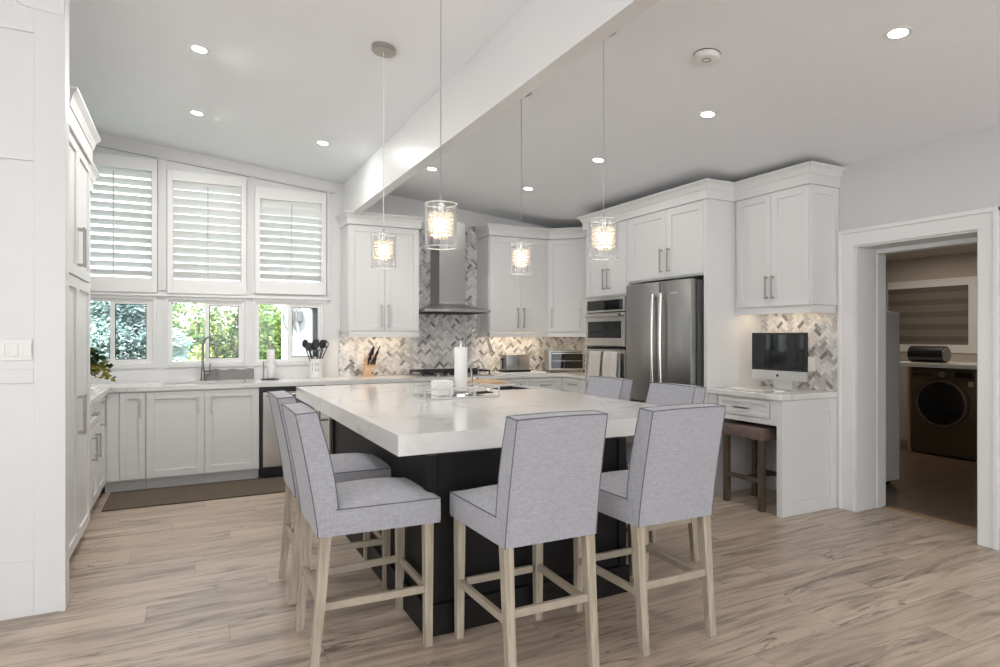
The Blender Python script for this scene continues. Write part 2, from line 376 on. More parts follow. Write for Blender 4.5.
bm = NB(); bx(bm, 4.915, 4.975, D0+.013, D1-.02, 0, .008, bev=.003); struct('trim_3', bm, mat('threshold_wood', (.33, .20, .10), .4), label='wooden threshold strip')
# baseboards
def baseboard(name, T, a, b):
    bm = NB(); bx(bm, a, b, 0, .12, 0, .014, T, .003); struct(name, bm, 'trim')
baseboard('baseboard_right', faceW(XR), YB, D0-.118)
# rear room walls with tall windows (behind the camera)
bm = NB()
for a, b in ((XB-.1, -3.3), (-.75, -.45), (2.1, 2.4), (4.4, XR+.1)): bx(bm, a, b, YB-.1, YB, 0, 3.6)
bx(bm, XB, XR, YB-.1, YB, 0, .25); bx(bm, XB, XR, YB-.1, YB, 2.62, 3.6)
struct('wall_rear', bm, 'wall')
bm = NB()
for a, b in ((YB, -3.6), (-1.4, -.8), (1.4, NW+.1)): bx(bm, XB-.1, XB, a, b, 0, 3.6)
bx(bm, XB-.1, XB, YB, NW, 0, .25); bx(bm, XB-.1, XB, YB, NW, 3.0, 3.6)
struct('wall_side', bm, 'wall')

# window trim on far wall
bm = NB(); T = faceN(YW)
def slope(a, b, off, h, w0, w1): prism(bm, [(a, ceil_z(a)-off-h), (b, ceil_z(b)-off-h), (b, ceil_z(b)-off), (a, ceil_z(a)-off)], w0, w1, T)
slope(XLW, 1.44, .0, .108, 0, .012)
slope(XLW, 1.40, .112, .012, 0, .022)
t4 = struct('trim_4', bm, 'trim', label='sloping white head trim above the shutters')
M['seam'] = mat('painted_gap_shade', (.30, .30, .29), .8)  # grey strips paint in the shade of the gaps around shutters and head trim
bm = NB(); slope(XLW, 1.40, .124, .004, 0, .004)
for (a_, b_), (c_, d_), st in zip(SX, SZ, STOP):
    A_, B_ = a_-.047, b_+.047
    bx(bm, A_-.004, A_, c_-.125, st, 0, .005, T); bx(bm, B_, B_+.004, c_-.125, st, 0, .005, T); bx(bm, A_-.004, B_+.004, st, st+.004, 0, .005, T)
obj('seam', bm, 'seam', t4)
bm = NB()
for a, b in ((-.262, -.19), (.572, .609)):
    prism(bm, [(a, 1.80), (b, 1.80), (b, ceil_z(b)-.125), (a, ceil_z(a)-.125)], 0, .014, T)
    m_ = (a+b)/2; bx(bm, m_-.008, m_+.008, 1.80, ceil_z(b)-.125, .014, .022, T)
prism(bm, [(1.335, 1.8), (1.365, 1.8), (1.365, ceil_z(1.365)-.125), (1.335, ceil_z(1.335)-.125)], 0, .018, T)
struct('trim_5', bm, 'trim', label='white mullion trims between the shutters')
bm = NB(); bx(bm, XLW, 1.37, 1.742, 1.762, 0, .03, T, .003); bx(bm, XLW, 1.37, 1.762, 1.775, 0, .02, T)
for a, b in WX:
    bx(bm, a-.03, a, 1.05, 1.742, 0, .012, T); bx(bm, b, b+.03, 1.05, 1.742, 0, .012, T); bx(bm, a, b, 1.05, 1.08, 0, .0118, T); bx(bm, a, b, 1.715, 1.742, 0, .0118, T)
struct('trim_6', bm, 'trim', label='white window casing and rail under the shutters')
# lower sliding windows
for k, (a, b) in enumerate(WX):
    mid = (a+b)/2
    bm = NB(); T = faceN(YW+.03)
    def fr(bm, a, b, c, d, t, w0, w1, T=T, bt=None):
        bt = bt or t
        bx(bm, a, a+t, c, d, w0, w1, T, .002); bx(bm, b-t, b, c, d, w0, w1, T, .002); bx(bm, a+t, b-t, c, c+bt, w0, w1, T, .002); bx(bm, a+t, b-t, d-t, d, w0, w1, T, .002)
    fr(bm, a, b, 1.08, 1.715, .028, -.07, .02)
    wdw = struct('window_%d' % (k+1), bm, 'white_plastic', label=['left', 'middle', 'right'][k]+' sliding window over the counter')
    bm = NB(); fr(bm, mid-.022, b-.02, 1.095, 1.70, .038, -.02, .012); obj('sash', bm, 'white_plastic', wdw)
    bm = NB(); bx(bm, a+.026, a+.036, 1.10, 1.69, -.05, -.03, T); bx(bm, mid-.02, mid+.008, 1.10, 1.69, -.06, -.03, T); obj('sash', bm, 'white_plastic', wdw)
    bm = NB(); fr(bm, mid+.016, b-.058, 1.133, 1.664, .007, -.01, -.001); obj('gasket', bm, 'black', wdw)
    bm = NB(); bx(bm, mid+.016, b-.058, 1.133, 1.662, -.006, -.003, T); obj('pane', bm, 'screened', wdw)
    bm = NB(); bx(bm, a+.03, mid-.015, 1.11, 1.68, -.048, -.045, T); obj('pane', bm, 'pane', wdw)
# upper windows behind shutters
for k, ((a, b), (c, d)) in enumerate(zip(SX, SZ)):
    bm = NB(); T = faceN(YW+.08); fr(bm, a-.02, b+.02, c-.02, d+.02, .03, -.03, .02, T=T)
    wdw = struct('window_%d' % (k+4), bm, 'white_plastic')
    bm = NB(); bx(bm, a, b, c, d, -.004, -.001, T); obj('pane', bm, 'pane', wdw)
# shutters
for k, ((a, b), (c, d)) in enumerate(zip(SX, SZ)):
    lab = ['white plantation shutter left of the other two, nearest the pantry', 'white plantation shutter in the middle above the faucet, slats most closed', 'white plantation shutter nearest the upper cabinet, right of the three'][k]
    th = thing('plantation_shutter', lab, 'shutter', ((a+b)/2, YW-.01, c-.11), group='plantation shutters over the sink wall')
    T = faceN(YW-.002); bm = NB(); A, B = a-.047, b+.047
    bx(bm, A, a, c-.125, STOP[k], .0, .035, T, .002); bx(bm, b, B, c-.125, STOP[k], 0, .035, T, .002)
    bx(bm, a, b, c-.125, c+.012, 0, .034, T, .002); bx(bm, a, b, d, STOP[k], 0, .034, T, .002)
    obj('frame', bm, 'shutter', th)
    bm = NB(); n_s = int(round((d-c-.02)/.0795)); pitch = (d-c-.015)/n_s; ang = math.radians([30, 46, 36][k])
    for q in range(n_s):
        z = c+.03+pitch*(q+.5)-.01; ww = .0435
        aq = ang if not (k == 2 and q >= n_s-2) else math.radians(62)
        dy, dz = ww*math.cos(aq), ww*math.sin(aq)
        # inner edge up, outer edge down
        prof = []
        for s_ in range(9):
            t_ = -1+2*s_/8; prof.append((t_, .0048*math.sqrt(max(0, 1-t_*t_))+.0006))
        ring = [(t_, h_) for t_, h_ in prof]+[(t_, -h_) for t_, h_ in prof[::-1]]
        poly = [(t_*dy-h_*math.sin(aq), z+t_*dz+h_*math.cos(aq)) for t_, h_ in ring]
        va = [bm.verts.new((a+.002, YW+.045-py-.03, pz)) for py, pz in poly]; vb = [bm.verts.new((b-.002, YW+.045-py-.03, pz)) for py, pz in poly]
        nn = len(poly); bm.faces.new(va); bm.faces.new(vb[::-1])
        for i in range(nn): bm.faces.new([va[i], vb[i], vb[(i+1) % nn], va[(i+1) % nn]])
    obj('louvers', bm, 'shutter', th, smooth=True)
    bm = NB(); mx_ = (a+b)/2; bx(bm, mx_-.005, mx_+.005, c+.05, d-.03, .030, .040, T, .002)
    obj('tilt_rod', bm, mat('rod_paint', (.55, .55, .54), .5), th)

# ---------------------------------------------------------------- cabinet helpers
def pull(parent, T, u, v, length, vert=True, m='nickel'):
    bm = NB(); r = .006; h = length/2
    if vert:
        bx(bm, u-r, u+r, v-h, v+h, .028, .039, T, .0015)
        for s in (-1, 1): bx(bm, u-r, u+r, v+s*(h-.012)-.006, v+s*(h-.012)+.006, 0, .03, T)
    else:
        bx(bm, u-h, u+h, v-r, v+r, .028, .039, T, .0015)
        for s in (-1, 1): bx(bm, u+s*(h-.012)-.006, u+s*(h-.012)+.006, v-r, v+r, 0, .03, T)
    return obj('handle', bm, m, parent)
def shaker(parent, name, T, a, b, c, d, rail=.062, m='cab', th=.02, w0=0):
    g = .0018; a += g; b -= g; c += g; d -= g; bm = NB()
    bx(bm, a, a+rail, c, d, w0, w0+th, T, .0012); bx(bm, b-rail, b, c, d, w0, w0+th, T, .0012)
    bx(bm, a+rail, b-rail, c, c+rail, w0, w0+th, T, .0012); bx(bm, a+rail, b-rail, d-rail, d, w0, w0+th, T, .0012)
    bx(bm, a+rail-.002, b-rail+.002, c+rail-.002, d-rail+.002, w0, w0+max(th-.011, .0015), T)
    return obj(name, bm, m, parent)
def crown_profile(z0=2.53, z1=2.683, proj=.062):
    h = z1-z0     # (out, z)
    return [(0, z0), (.018, z0), (.018, z0+h*.50), (.024, z0+h*.52), (.027, z0+h*.60), (.038, z0+h*.78), (proj-.004, z0+h*.91), (proj, z0+h*.93), (proj, z1), (0, z1)]
def crown(parent, path, prof=None, m='cab', name='crown_molding', close_in=.02):
    # path: xy corners in order, outward is to the right-hand side of travel
    prof = prof or crown_profile(); bm = NB(); P = [Vector(p) for p in path]; rings = []
    for i, p in enumerate(P):
        def nrm(a, b): d = (b-a).normalized(); return Vector((d.y, -d.x))
        if i == 0: nn = nrm(P[0], P[1])
        elif i == len(P)-1: nn = nrm(P[-2], P[-1])
        else:
            n1, n2 = nrm(P[i-1], P[i]), nrm(P[i], P[i+1]); nn = (n1+n2); nn = nn/(nn.dot(n1))
        rings.append([bm.verts.new((p.x+nn.x*o_, p.y+nn.y*o_, z)) for o_, z in prof])
    k = len(prof)
    for i in range(len(rings)-1):
        for j in range(k): bm.faces.new([rings[i][j], rings[i][(j+1) % k], rings[i+1][(j+1) % k], rings[i+1][j]])
    bm.faces.new(rings[0]); bm.faces.new(rings[-1][::-1])
    return obj(name, bm, m, parent)

# ---------------------------------------------------------------- pantry and left run (facing +X)
XF = -.62
T = faceE(XF)
p_ = thing('pantry_cabinet', 'tall white shaker pantry cabinet beside the panelled wall', 'cabinet', (-.85, 4.65, 0))
bm = NB(); bx(bm, XLW, XF, 4.15, 5.09, .09, 2.55); bx(bm, XLW, XF-.06, 4.15, 5.09, 0, .09); obj('body', bm, 'cab', p_)
for i, (a, b) in enumerate(((4.16, 4.56), (4.56, 5.085))):
    dr = shaker(p_, 'door', T, a, b, 1.72, 2.53); pull(dr, lambda u, v, w: (XF+.02+w, u, v), 4.53 if i == 0 else 4.59, 1.90, .24)
    dr = shaker(p_, 'door', T, a, b, .10, 1.71); pull(dr, lambda u, v, w: (XF+.02+w, u, v), 4.53 if i == 0 else 4.59, .88, .24)
crown(p_, [(XLW, 4.15), (XF+.016, 4.15), (XF+.016, 5.06), (XLW, 5.06)], crown_profile(z1=2.72))
p_ = thing('upper_cabinet', 'white upper cabinet on left wall beyond the pantry, only its crown showing', 'cabinet', (-.92, 5.6, 1.4))
bm = NB(); bx(bm, XLW, -.72, 5.18, 6.10, 1.42, 2.55); obj('body', bm, 'cab', p_)
T2 = faceE(-.765+.02)
shaker(p_, 'door', faceE(-.72), 5.19, 5.64, 1.43, 2.53, th=.004); shaker(p_, 'door', faceE(-.72), 5.64, 6.09, 1.43, 2.53, th=.004)
crown(p_, [(-.72, 5.18), (-.72, 6.10), (XLW, 6.10)], crown_profile(z1=2.70))
# base cabinets left
XB_ = -.645; Tl = faceE(XB_)
Th = faceE(XB_+.02)
p_ = thing('base_cabinet', 'white base cabinet next to the pantry with drawer over two doors', 'cabinet', (-.85, 5.4, 0))
bm = NB(); bx(bm, XLW, XB_, 5.092, 5.72, .1, .875); bx(bm, XLW, XB_-.055, 5.092, 5.72, 0, .1); obj('body', bm, 'cab', p_)
dr = shaker(p_, 'drawer', Tl, 5.10, 5.72, .70, .865, rail=.04); pull(dr, Th, 5.45, .785, .16, False)
for i, (a, b) in enumerate(((5.10, 5.41), (5.41, 5.72))):
    dr = shaker(p_, 'door', Tl, a, b, .11, .69); pull(dr, Th, 5.37 if i == 0 else 5.55, .54, .18)
p_ = thing('base_cabinet', 'white base cabinet in the left corner with one tall door', 'cabinet', (-.85, 6.0, 0))
bm = NB(); bx(bm, XLW, XB_, 5.722, 6.30, .1, .875); bx(bm, XLW, XB_-.055, 5.722, 6.34, 0, .1); obj('body', bm, 'cab', p_)
dr = shaker(p_, 'door', Tl, 5.73, 6.15, .11, .865); pull(dr, Th, 5.87, .74, .20)
bm = NB(); bx(bm, 6.15, 6.30, .11, .865, 0, .018, Tl); obj('filler_panel', bm, 'cab', p_)
# counter L-shaped along left, back and right walls
bm = NB(); z0, z1 = .876, .915
sinkX, sinkY = (-.22, .50), (6.43, 6.80)
bx(bm, XLW, -.601, 5.092, 6.273, z0, z1)
bx(bm, XLW, sinkX[0], 6.273, YW, z0, z1); bx(bm, sinkX[0], sinkX[1], 6.273, sinkY[0], z0, z1); bx(bm, sinkX[0], sinkX[1], sinkY[1], YW, z0, z1)
bx(bm, sinkX[1], XR, 6.273, YW, z0, z1); bx(bm, 3.93, XR, 5.80, 6.273, z0, z1)
tag(obj('countertop', bm, 'quartz'), 'white quartz perimeter countertop running under the windows and along tiled wall', 'countertop')
# base cabinets far wall
YC = 6.304; Tn = faceN(YC); Tnh = faceN(YC-.02)
p_ = thing('base_cabinet', 'narrow single-door white base cabinet in the far corner left of the sink', 'cabinet', (-.45, 6.5, 0))
bm = NB(); bx(bm, -.644, -.335, YC, YW, .1, .875); bx(bm, -.644, -.335, YC+.06, YW, 0, .1); obj('body', bm, 'cab', p_)
bm = NB(); bx(bm, -.625, -.535, .11, .865, 0, .018, Tn); obj('filler_panel', bm, 'cab', p_)
dr = shaker(p_, 'door', Tn, -.533, -.337, .11, .865, rail=.05); pull(dr, Tnh, -.375, .73, .16)
p_ = thing('sink_cabinet', 'wide two-door white base cabinet under the windows holding the sink', 'cabinet', (.13, 6.5, 0))
bm = NB(); bx(bm, -.333, .593, YC, YC+.02, .1, .875); bx(bm, -.333, .593, YC+.02, YW, .1, .60); bx(bm, -.333, .593, YC+.06, YW, 0, .1); obj('body', bm, 'cab', p_)
dr = shaker(p_, 'door', Tn, -.333, .13, .11, .865); pull(dr, Tnh, .075, .735, .16)
dr = shaker(p_, 'door', Tn, .13, .593, .11, .865); pull(dr, Tnh, .185, .735, .16)
xx = [1.215, 1.72, 2.20, 3.08, 3.50, 3.92]
labs = ['white base cabinet just right of the dishwasher, mostly behind the island', 'white base cabinet left of the cooktop behind the island', 'white base cabinet directly under the gas cooktop',
        'white base cabinet right of the cooktop under the toaster board', 'white base cabinet in the right rear corner with a small knob']
for i in range(5):
    a, b = xx[i], xx[i+1]
    p_ = thing('base_cabinet', labs[i], 'cabinet', ((a+b)/2, 6.5, 0))
    bm = NB(); bx(bm, a+.001, b-.001, YC, YW, .1, .875); bx(bm, a+.001, b-.001, YC+.06, YW, 0, .1); obj('body', bm, 'cab', p_)
    dr = shaker(p_, 'drawer', Tn, a, b, .70, .865, rail=.035); 
    if i != 3: pull(dr, Tnh, (a+b)/2, .785, .14, False)
    else:
        bm = NB(); lathe(bm, [(.006, 0), (.006, .02), (.013, .024), (.013, .03)], seg=12, T=lambda x, y, z: (a+.30+x, YC-.02-z, .80+y)); obj('knob', bm, 'black', dr)
    shaker(p_, 'door', Tn, a, b, .11, .69)
p_ = thing('base_cabinet', 'white base cabinet below the toaster oven beside the oven tower', 'cabinet', (4.2, 6.0, 0))
bm = NB(); bx(bm, 3.92, 3.96, 6.285, 6.33, .0, .875); bx(bm, 3.96, XR, 5.80, 6.30, .1, .875); bx(bm, 4.02, XR, 5.80, 6.30, 0, .1); obj('body', bm, 'cab', p_)
dr = shaker(p_, 'drawer', faceW(3.96), 5.80, 6.28, .70, .865, rail=.035); pull(dr, faceW(3.94), 6.02, .80, .14, False)
shaker(p_, 'door', faceW(3.96), 5.80, 6.28, .11, .69)
# undermount sink and faucet at window
bm = NB(); x0, x1 = sinkX; y0, y1 = sinkY; t = .008; zb = .68
bx(bm, x0, x1, y0, y1, zb, zb+t); bx(bm, x0, x0+t, y0, y1, zb, .874); bx(bm, x1-t, x1, y0, y1, zb, .874); bx(bm, x0, x1, y0, y0+t, zb, .874); bx(bm, x0, x1, y1-t, y1, zb, .874)
tag(obj('sink', bm, 'steel'), 'stainless undermount kitchen sink below the windows', 'sink')
M['faucet'] = mat('faucet_steel', (.36, .34, .31), .22, 1.0)
def faucet(loc, dirv, h, rad, label, r=.012, m='faucet', name='faucet', lever=True, drop=.1):
    th = thing(name, label, 'faucet', loc); x, y, z = loc; d = Vector((*dirv, 0)).normalized(); bm = NB()
    lathe(bm, [(r*2.1, 0), (r*2.1, .012), (r*1.6, .02), (r*1.6, .10), (r*1.1, .125), (r, .13)], loc, 18)
    pts = [Vector((x, y, z+.12)), Vector((x, y, z+h-rad))]
    for k in range(1, 13):
        a = PI*k/12*.93; pts.append(Vector((x, y, z+h-rad))+d*(rad-rad*math.cos(a))+Vector((0, 0, rad*math.sin(a))))
    e = pts[-1]; dd = (pts[-1]-pts[-2]).normalized(); pts.append(e+dd*drop*.3)
    tube(bm, pts, r, 12); obj('spout', bm, m, th, smooth=True)
    bm = NB(); tube(bm, [pts[-1], pts[-1]+dd*drop], r*1.35, 12, radii=[r*1.15, r*1.5]); obj('spray_head', bm, m, th, smooth=True)
    if lever:
        s = Vector((d.y, -d.x, 0)) if abs(d.y) > .7 else Vector((1, 0, 0)); bm = NB(); b0 = Vector((x, y, z+.07))
        s = Vector((1, 0, 0)) if name == 'kitchen_faucet' else s
        tube(bm, [b0+s*r, b0+s*.065], r*.8, 10); tube(bm, [b0+s*.058, b0+s*.066+Vector((0, 0, .10))], r*.5, 8); obj('lever', bm, m, th, smooth=True)
    return th
faucet((.125, 6.85, .915), (.45, -.7), .43, .095, 'brushed nickel gooseneck faucet at the sink in front of the windows', name='kitchen_faucet')
bm = NB(); n_ = 20  # wavy grey sheet stands in for a reflection behind the sink
poly = [(.14, .915), (.60, .915)]+[(.60-.46*k/n_, 1.02+.006*math.sin(k*.9)) for k in range(n_+1)]
prism(bm, poly, .012, .02, faceN(YW)); tag(obj('reflection_sheet', bm, 'greycloth'), 'grey wavy-topped sheet painted as a reflection behind the window sink', 'mat')
# runner rug
bm = NB(); bx(bm, -.60, 1.28, 5.70, 6.33, 0, .008, bev=.003)
for a, b, c, d in ((-.60, 1.28, 5.70, 5.712), (-.60, 1.28, 6.318, 6.33), (-.60, -.588, 5.70, 6.33)): bx(bm, a, b, c, d, .002, .0095)
tag(obj('runner_rug', bm, 'rug'), 'brown woven runner rug on the floor in front of the sink cabinets', 'rug')
# dishwasher
p_ = thing('dishwasher', 'stainless dishwasher beside the sink cabinet behind the grey chairs', 'dishwasher', (.9, 6.5, 0))
bm = NB(); bx(bm, .60, 1.21, YC+.01, YW, .02, .873); obj('body', bm, 'black', p_)
bm = NB(); bx(bm, .625, 1.185, .115, .825, -.01, .035, Tn, .004); dr = obj('door', bm, 'steel2', p_)
bm = NB(); tube(bm, [(.65, YC-.075, .80), (1.16, YC-.075, .80)], .011, 12)
for x in (.66, 1.15): tube(bm, [(x, YC-.03, .80), (x, YC-.075, .80)], .009, 10)
obj('handle', bm, 'steel2', dr, smooth=True)

# ---------------------------------------------------------------- upper cabinets far wall
YU = 6.568; Tu = faceN(YU); Tuh = faceN(YU-.02)
p_ = thing('upper_cabinet', 'white two-door upper cabinet left of the range hood', 'cabinet', (1.87, 6.7, 1.35))
bm = NB(); bx(bm, 1.49, 2.262, YU, YW, 1.40, 2.56); obj('body', bm, 'cab', p_)
shaker(p_, 'end_panel', faceE(2.262), YU+.005, YW-.005, 1.40, 2.53, th=.006)
shaker(p_, 'end_panel', faceW(1.49), YU+.005, YW-.005, 1.40, 2.53, th=.006)
for i, (a, b) in enumerate(((1.49, 1.876), (1.876, 2.262))):
    dr = shaker(p_, 'door', Tu, a, b, 1.41, 2.525); pull(dr, Tuh, 1.835 if i == 0 else 1.917, 1.57, .24, m='nickel')
bm = NB(); bx(bm, 1.49, 2.262, 1.345, 1.398, -.02, .018, Tu); bx(bm, 1.49, 1.508, YU, YW, 1.345, 1.398); bx(bm, 2.244, 2.262, YU, YW, 1.345, 1.398); obj('light_rail', bm, 'cab', p_)
FARC = crown_profile(z1=2.655)
crown(p_, [(1.49, YW), (1.49, YU-.02), (2.262, YU-.02), (2.262, YW)], FARC)
p_ = thing('upper_cabinet', 'white upper cabinet right of the hood above the toaster', 'cabinet', (3.5, 6.7, 1.35))
bm = NB(); bx(bm, 3.125, 3.925, YU, YW, 1.40, 2.56); obj('body', bm, 'cab', p_)
shaker(p_, 'end_panel', faceW(3.125), YU+.005, YW-.005, 1.40, 2.53, th=.006)
for i, (a, b) in enumerate(((3.125, 3.525), (3.525, 3.925))):
    dr = shaker(p_, 'door', Tu, a, b, 1.41, 2.525); pull(dr, Tuh, 3.485 if i == 0 else 3.565, 1.57, .24)
bm = NB(); bx(bm, 3.125, 3.925, 1.345, 1.398, -.02, .018, Tu); bx(bm, 3.125, 3.143, YU, YW, 1.345, 1.398); obj('light_rail', bm, 'cab', p_)
c_up = p_
# diagonal corner cabinet
dA, dB = Vector((3.927, 6.566)), Vector((4.262, 6.231)); dd = (dB-dA).normalized(); nn = Vector((-dd.y, dd.x)); nn = nn if nn.y < 0 else -nn
Lg = (dB-dA).length
Td = lambda u, v, w: (dA.x+dd.x*u+nn.x*w, dA.y+dd.y*u+nn.y*w, v)
p_ = thing('corner_cabinet', 'white diagonal upper cabinet in the corner above the toaster oven', 'cabinet', (4.2, 6.6, 1.35))
bm = NB(); poly = [(dA.x, dA.y), (dB.x, dB.y), (XR, dB.y), (XR, YW), (dA.x, YW)]
prism(bm, poly, 1.40, 2.56, lambda u, v, w: (u, v, w)); obj('body', bm, 'cab', p_)
dr = shaker(p_, 'door', Td, .0, Lg, 1.41, 2.525); pull(dr, lambda u, v, w: Td(u, v, w+.02), .05, 1.57, .24); pull(dr, lambda u, v, w: Td(u, v, w+.02), .385, 1.57, .24)
bm = NB(); bx(bm, 0, Lg, 1.345, 1.398, -.02, .018, Td); obj('light_rail', bm, 'cab', p_)
q_ = thing('upper_cabinet', 'white upper cabinet between the corner cabinet and the oven tower', 'cabinet', (4.45, 6.0, 1.35))
bm = NB(); bx(bm, 4.262, XR, 5.80, 6.228, 1.40, 2.56); obj('body', bm, 'cab', q_)
dr = shaker(q_, 'door', faceW(4.262), 5.80, 6.228, 1.41, 2.525); pull(dr, faceW(4.242), 5.85, 1.57, .24)
o2 = .02
crown(c_up, [(3.125, YW), (3.125, YU-o2), (3.925, YU-o2)], FARC)
crown(p_, [(3.925, YU-o2), (4.242, 6.231)], FARC)
# thin crown over cabinet by tower
crown(q_, [(4.242, 6.231), (4.242, 5.80)], FARC)

# ---------------------------------------------------------------- backsplash herringbone
def clip(poly, a, b, c, d):
    for ax, lim, sg in ((0, a, 1), (0, b, -1), (1, c, 1), (1, d, -1)):
        out = []
        for i in range(len(poly)):
            p, q = poly[i], poly[(i+1) % len(poly)]; pi, qi = sg*(p[ax]-lim) >= 0, sg*(q[ax]-lim) >= 0
            if pi: out.append(p)
            if pi != qi:
                t = (lim-p[ax])/(q[ax]-p[ax]); out.append((p[0]+t*(q[0]-p[0]), p[1]+t*(q[1]-p[1])))
        poly = out
        if not poly: return []
    return poly
def herring(name, rects, T, label, seed):
    rnd = random.Random(seed); W = .030; L = .074; g = .0008; bm = NB(); lay = bm.faces.layers.int.new('tilec') if False else None
    cols = []
    X0 = min(r[0] for r in rects); X1 = max(r[1] for r in rects); Z0 = min(r[2] for r in rects); Z1 = max(r[3] for r in rects)
    N = int(((X1-X0)+(Z1-Z0))/W)+12
    def ad(ox, oy, w_, h_):
        pts = [(ox+g, oy+g), (ox+w_-g, oy+g), (ox+w_-g, oy+h_-g), (ox+g, oy+h_-g)]
        s = .70710678
        pts = [(X0+(u+v)*s, Z0+(-u+v)*s) for u, v in pts]   # rotated so that chevrons run across
        r_ = rnd.random()
        if r_ < .56: c = rnd.uniform(.62, .78)
        elif r_ < .88: c = rnd.uniform(.46, .60)
        else: c = rnd.uniform(.20, .40)
        wm = rnd.uniform(-.02, .03); col = (c*(1+wm), c, c*(1-wm*1.5), 1)
        for R in rects:
            if max(p[0] for p in pts) < R[0] or min(p[0] for p in pts) > R[1] or max(p[1] for p in pts) < R[2] or min(p[1] for p in pts) > R[3]: continue
            q = clip(pts, *R)
            if len(q) < 3: continue
            a = [bm.verts.new(T(u, v, .0035)) for u, v in q]; f = bm.faces.new(a); cols.append((f, col))
            b = [bm.verts.new(T(u, v, 0)) for u, v in q]
            for i in range(len(q)):
                f2 = bm.faces.new([a[i], a[(i+1) % len(q)], b[(i+1) % len(q)], b[i]]); cols.append((f2, col))
    for j in range(-N, N):
        for k in range(-N*2, N*2):
            ox, oy = k*W+j*L, -k*W+j*L
            cx_, cz_ = X0+(ox+oy)*.7071, Z0+(-ox+oy)*.7071
            if cx_ < X0-.3 or cx_ > X1+.3 or cz_ < Z0-.3 or cz_ > Z1+.3: continue
            ad(ox, oy, L, W); ad(ox+L, oy, W, L)
    cl = bm.loops.layers.float_color.new('tile')
    for f, c in cols:
        for lp in f.loops: lp[cl] = c
    bmg = NB()
    for R in rects: bx(bmg, R[0], R[1], R[2], R[3], -.004, .0015, T)
    g_ = obj(name, bmg, 'grout'); g_['kind'] = 'structure'; g_['label'] = label
    obj('tiles', bm, 'tile', g_)
    return g_
herring('backsplash', [(1.465, 2.262, .916, 1.43), (2.262, 3.125, .916, 2.68), (3.125, 4.594, .916, 1.43)], faceN(YW-.005), 'marble herringbone tile on the range wall', 3)
herring('backsplash', [(5.80, 6.90, .916, 1.43)], faceW(XR-.005), 'marble herringbone tile in the corner beside the tower', 4)
herring('backsplash', [(3.203, 3.958, .916, 1.60)], faceW(XR-.005), 'marble herringbone tile behind the computer', 5)

# ---------------------------------------------------------------- range hood
p_ = thing('range_hood', 'stainless chimney range hood over the cooktop between the upper cabinets', 'range hood', (2.67, 6.7, 1.62))
bm = NB()
bx(bm, 2.52, 2.835, 6.60, YW-.01, 1.72, 2.655); obj('chimney', bm, 'steel', p_)
bm = NB(); a, b = 2.285, 3.065
bx(bm, a, b, 6.40, YW-.01, 1.622, 1.652, bev=.003)
lo = [(a+.01, 6.41), (b-.01, 6.41), (b-.01, YW-.012), (a+.01, YW-.012)]; hi = [(2.52, 6.60), (2.835, 6.60), (2.835, YW-.012), (2.52, YW-.012)]
prev = None
for s in range(7):
    t = s/6; k = 1-(1-t)**2.2; ring = [bm.verts.new((l_[0]+(h_[0]-l_[0])*k, l_[1]+(h_[1]-l_[1])*k, 1.652+.085*t)) for l_, h_ in zip(lo, hi)]
    if prev:
        for i in range(4): bm.faces.new([prev[i], prev[(i+1) % 4], ring[(i+1) % 4], ring[i]])
    prev = ring
obj('canopy', bm, 'steel', p_)
bm = NB(); bx(bm, 2.33, 3.02, 6.44, 6.86, 1.614, 1.622)
for k in range(14): bx(bm, 2.36+k*.046, 2.375+k*.046, 6.46, 6.84, 1.609, 1.614)
obj('filter', bm, 'black', p_)
bm = NB()
for k in range(4): cyl(bm, (2.60+.045*k, 0, 0), .006, 0, .004, 12, T=lambda x, y, z: (x, 6.40-z, 1.637+y))
obj('buttons', bm, 'black', p_)
# cooktop
p_ = thing('gas_cooktop', 'black gas cooktop with cast iron grates under the range hood', 'cooktop', (2.63, 6.58, .915))
bm = NB(); bx(bm, 2.2, 3.06, 6.30, 6.83, .915, .927, bev=.004); obj('base', bm, 'steel', p_)
for gx in (2.24, 2.51, 2.78):
    bm = NB(); w_ = .255
    for y in (6.36, 6.58, 6.80): bx(bm, gx, gx+w_, y-.006, y+.006, .958, .974)
    for x in (gx+.006, gx+w_/2, gx+w_-.006): bx(bm, x-.006, x+.006, 6.355, 6.806, .958, .974)
    for x in (gx+.006, gx+w_-.006):
        for y in (6.36, 6.80): bx(bm, x-.007, x+.007, y-.007, y+.007, .927, .96)
    obj('grate', bm, 'blackiron', p_)
    for y in (6.47, 6.69):
        bm = NB(); lathe(bm, [(.045, .927), (.045, .938), (.032, .942), (.032, .952), (.028, .954)], (gx+w_/2, y, 0), 20); obj('burner', bm, 'blackiron', p_)
for k in range(5):
    bm = NB(); cyl(bm, (2.40+.12*k, 6.325, 0), .016, .927, .95, 16); obj('knob', bm, 'steel', p_)

# ---------------------------------------------------------------- oven tower, fridge, desk wall (facing -X)
XT = 3.96; Tt = faceW(XT); Tth = faceW(XT-.02)
p_ = thing('oven_tower', 'tall white cabinet tower housing the wall ovens beside the fridge', 'cabinet', (4.3, 5.43, 0))
bm = NB(); bx(bm, XT, XR, 5.06, 5.798, .1, .66); bx(bm, XT, XR, 5.06, 5.798, 1.765, 2.56); bx(bm, XT, XR, 5.06, 5.075, .66, 1.765); bx(bm, XT, XR, 5.783, 5.798, .66, 1.765); bx(bm, XT+.5, XR, 5.075, 5.783, .66, 1.765); bx(bm, XT+.06, XR, 5.06, 5.798, 0, .1)
bx(bm, XT-.018, XT, 5.765, 5.798, .66, 1.765); obj('body', bm, 'cab', p_)
for i, (a, b) in enumerate(((5.062, 5.385), (5.385, 5.765))):
    dr = shaker(p_, 'door', Tt, a, b, 1.785, 2.53); pull(dr, Tth, 5.345 if i == 0 else 5.425, 1.955, .22)
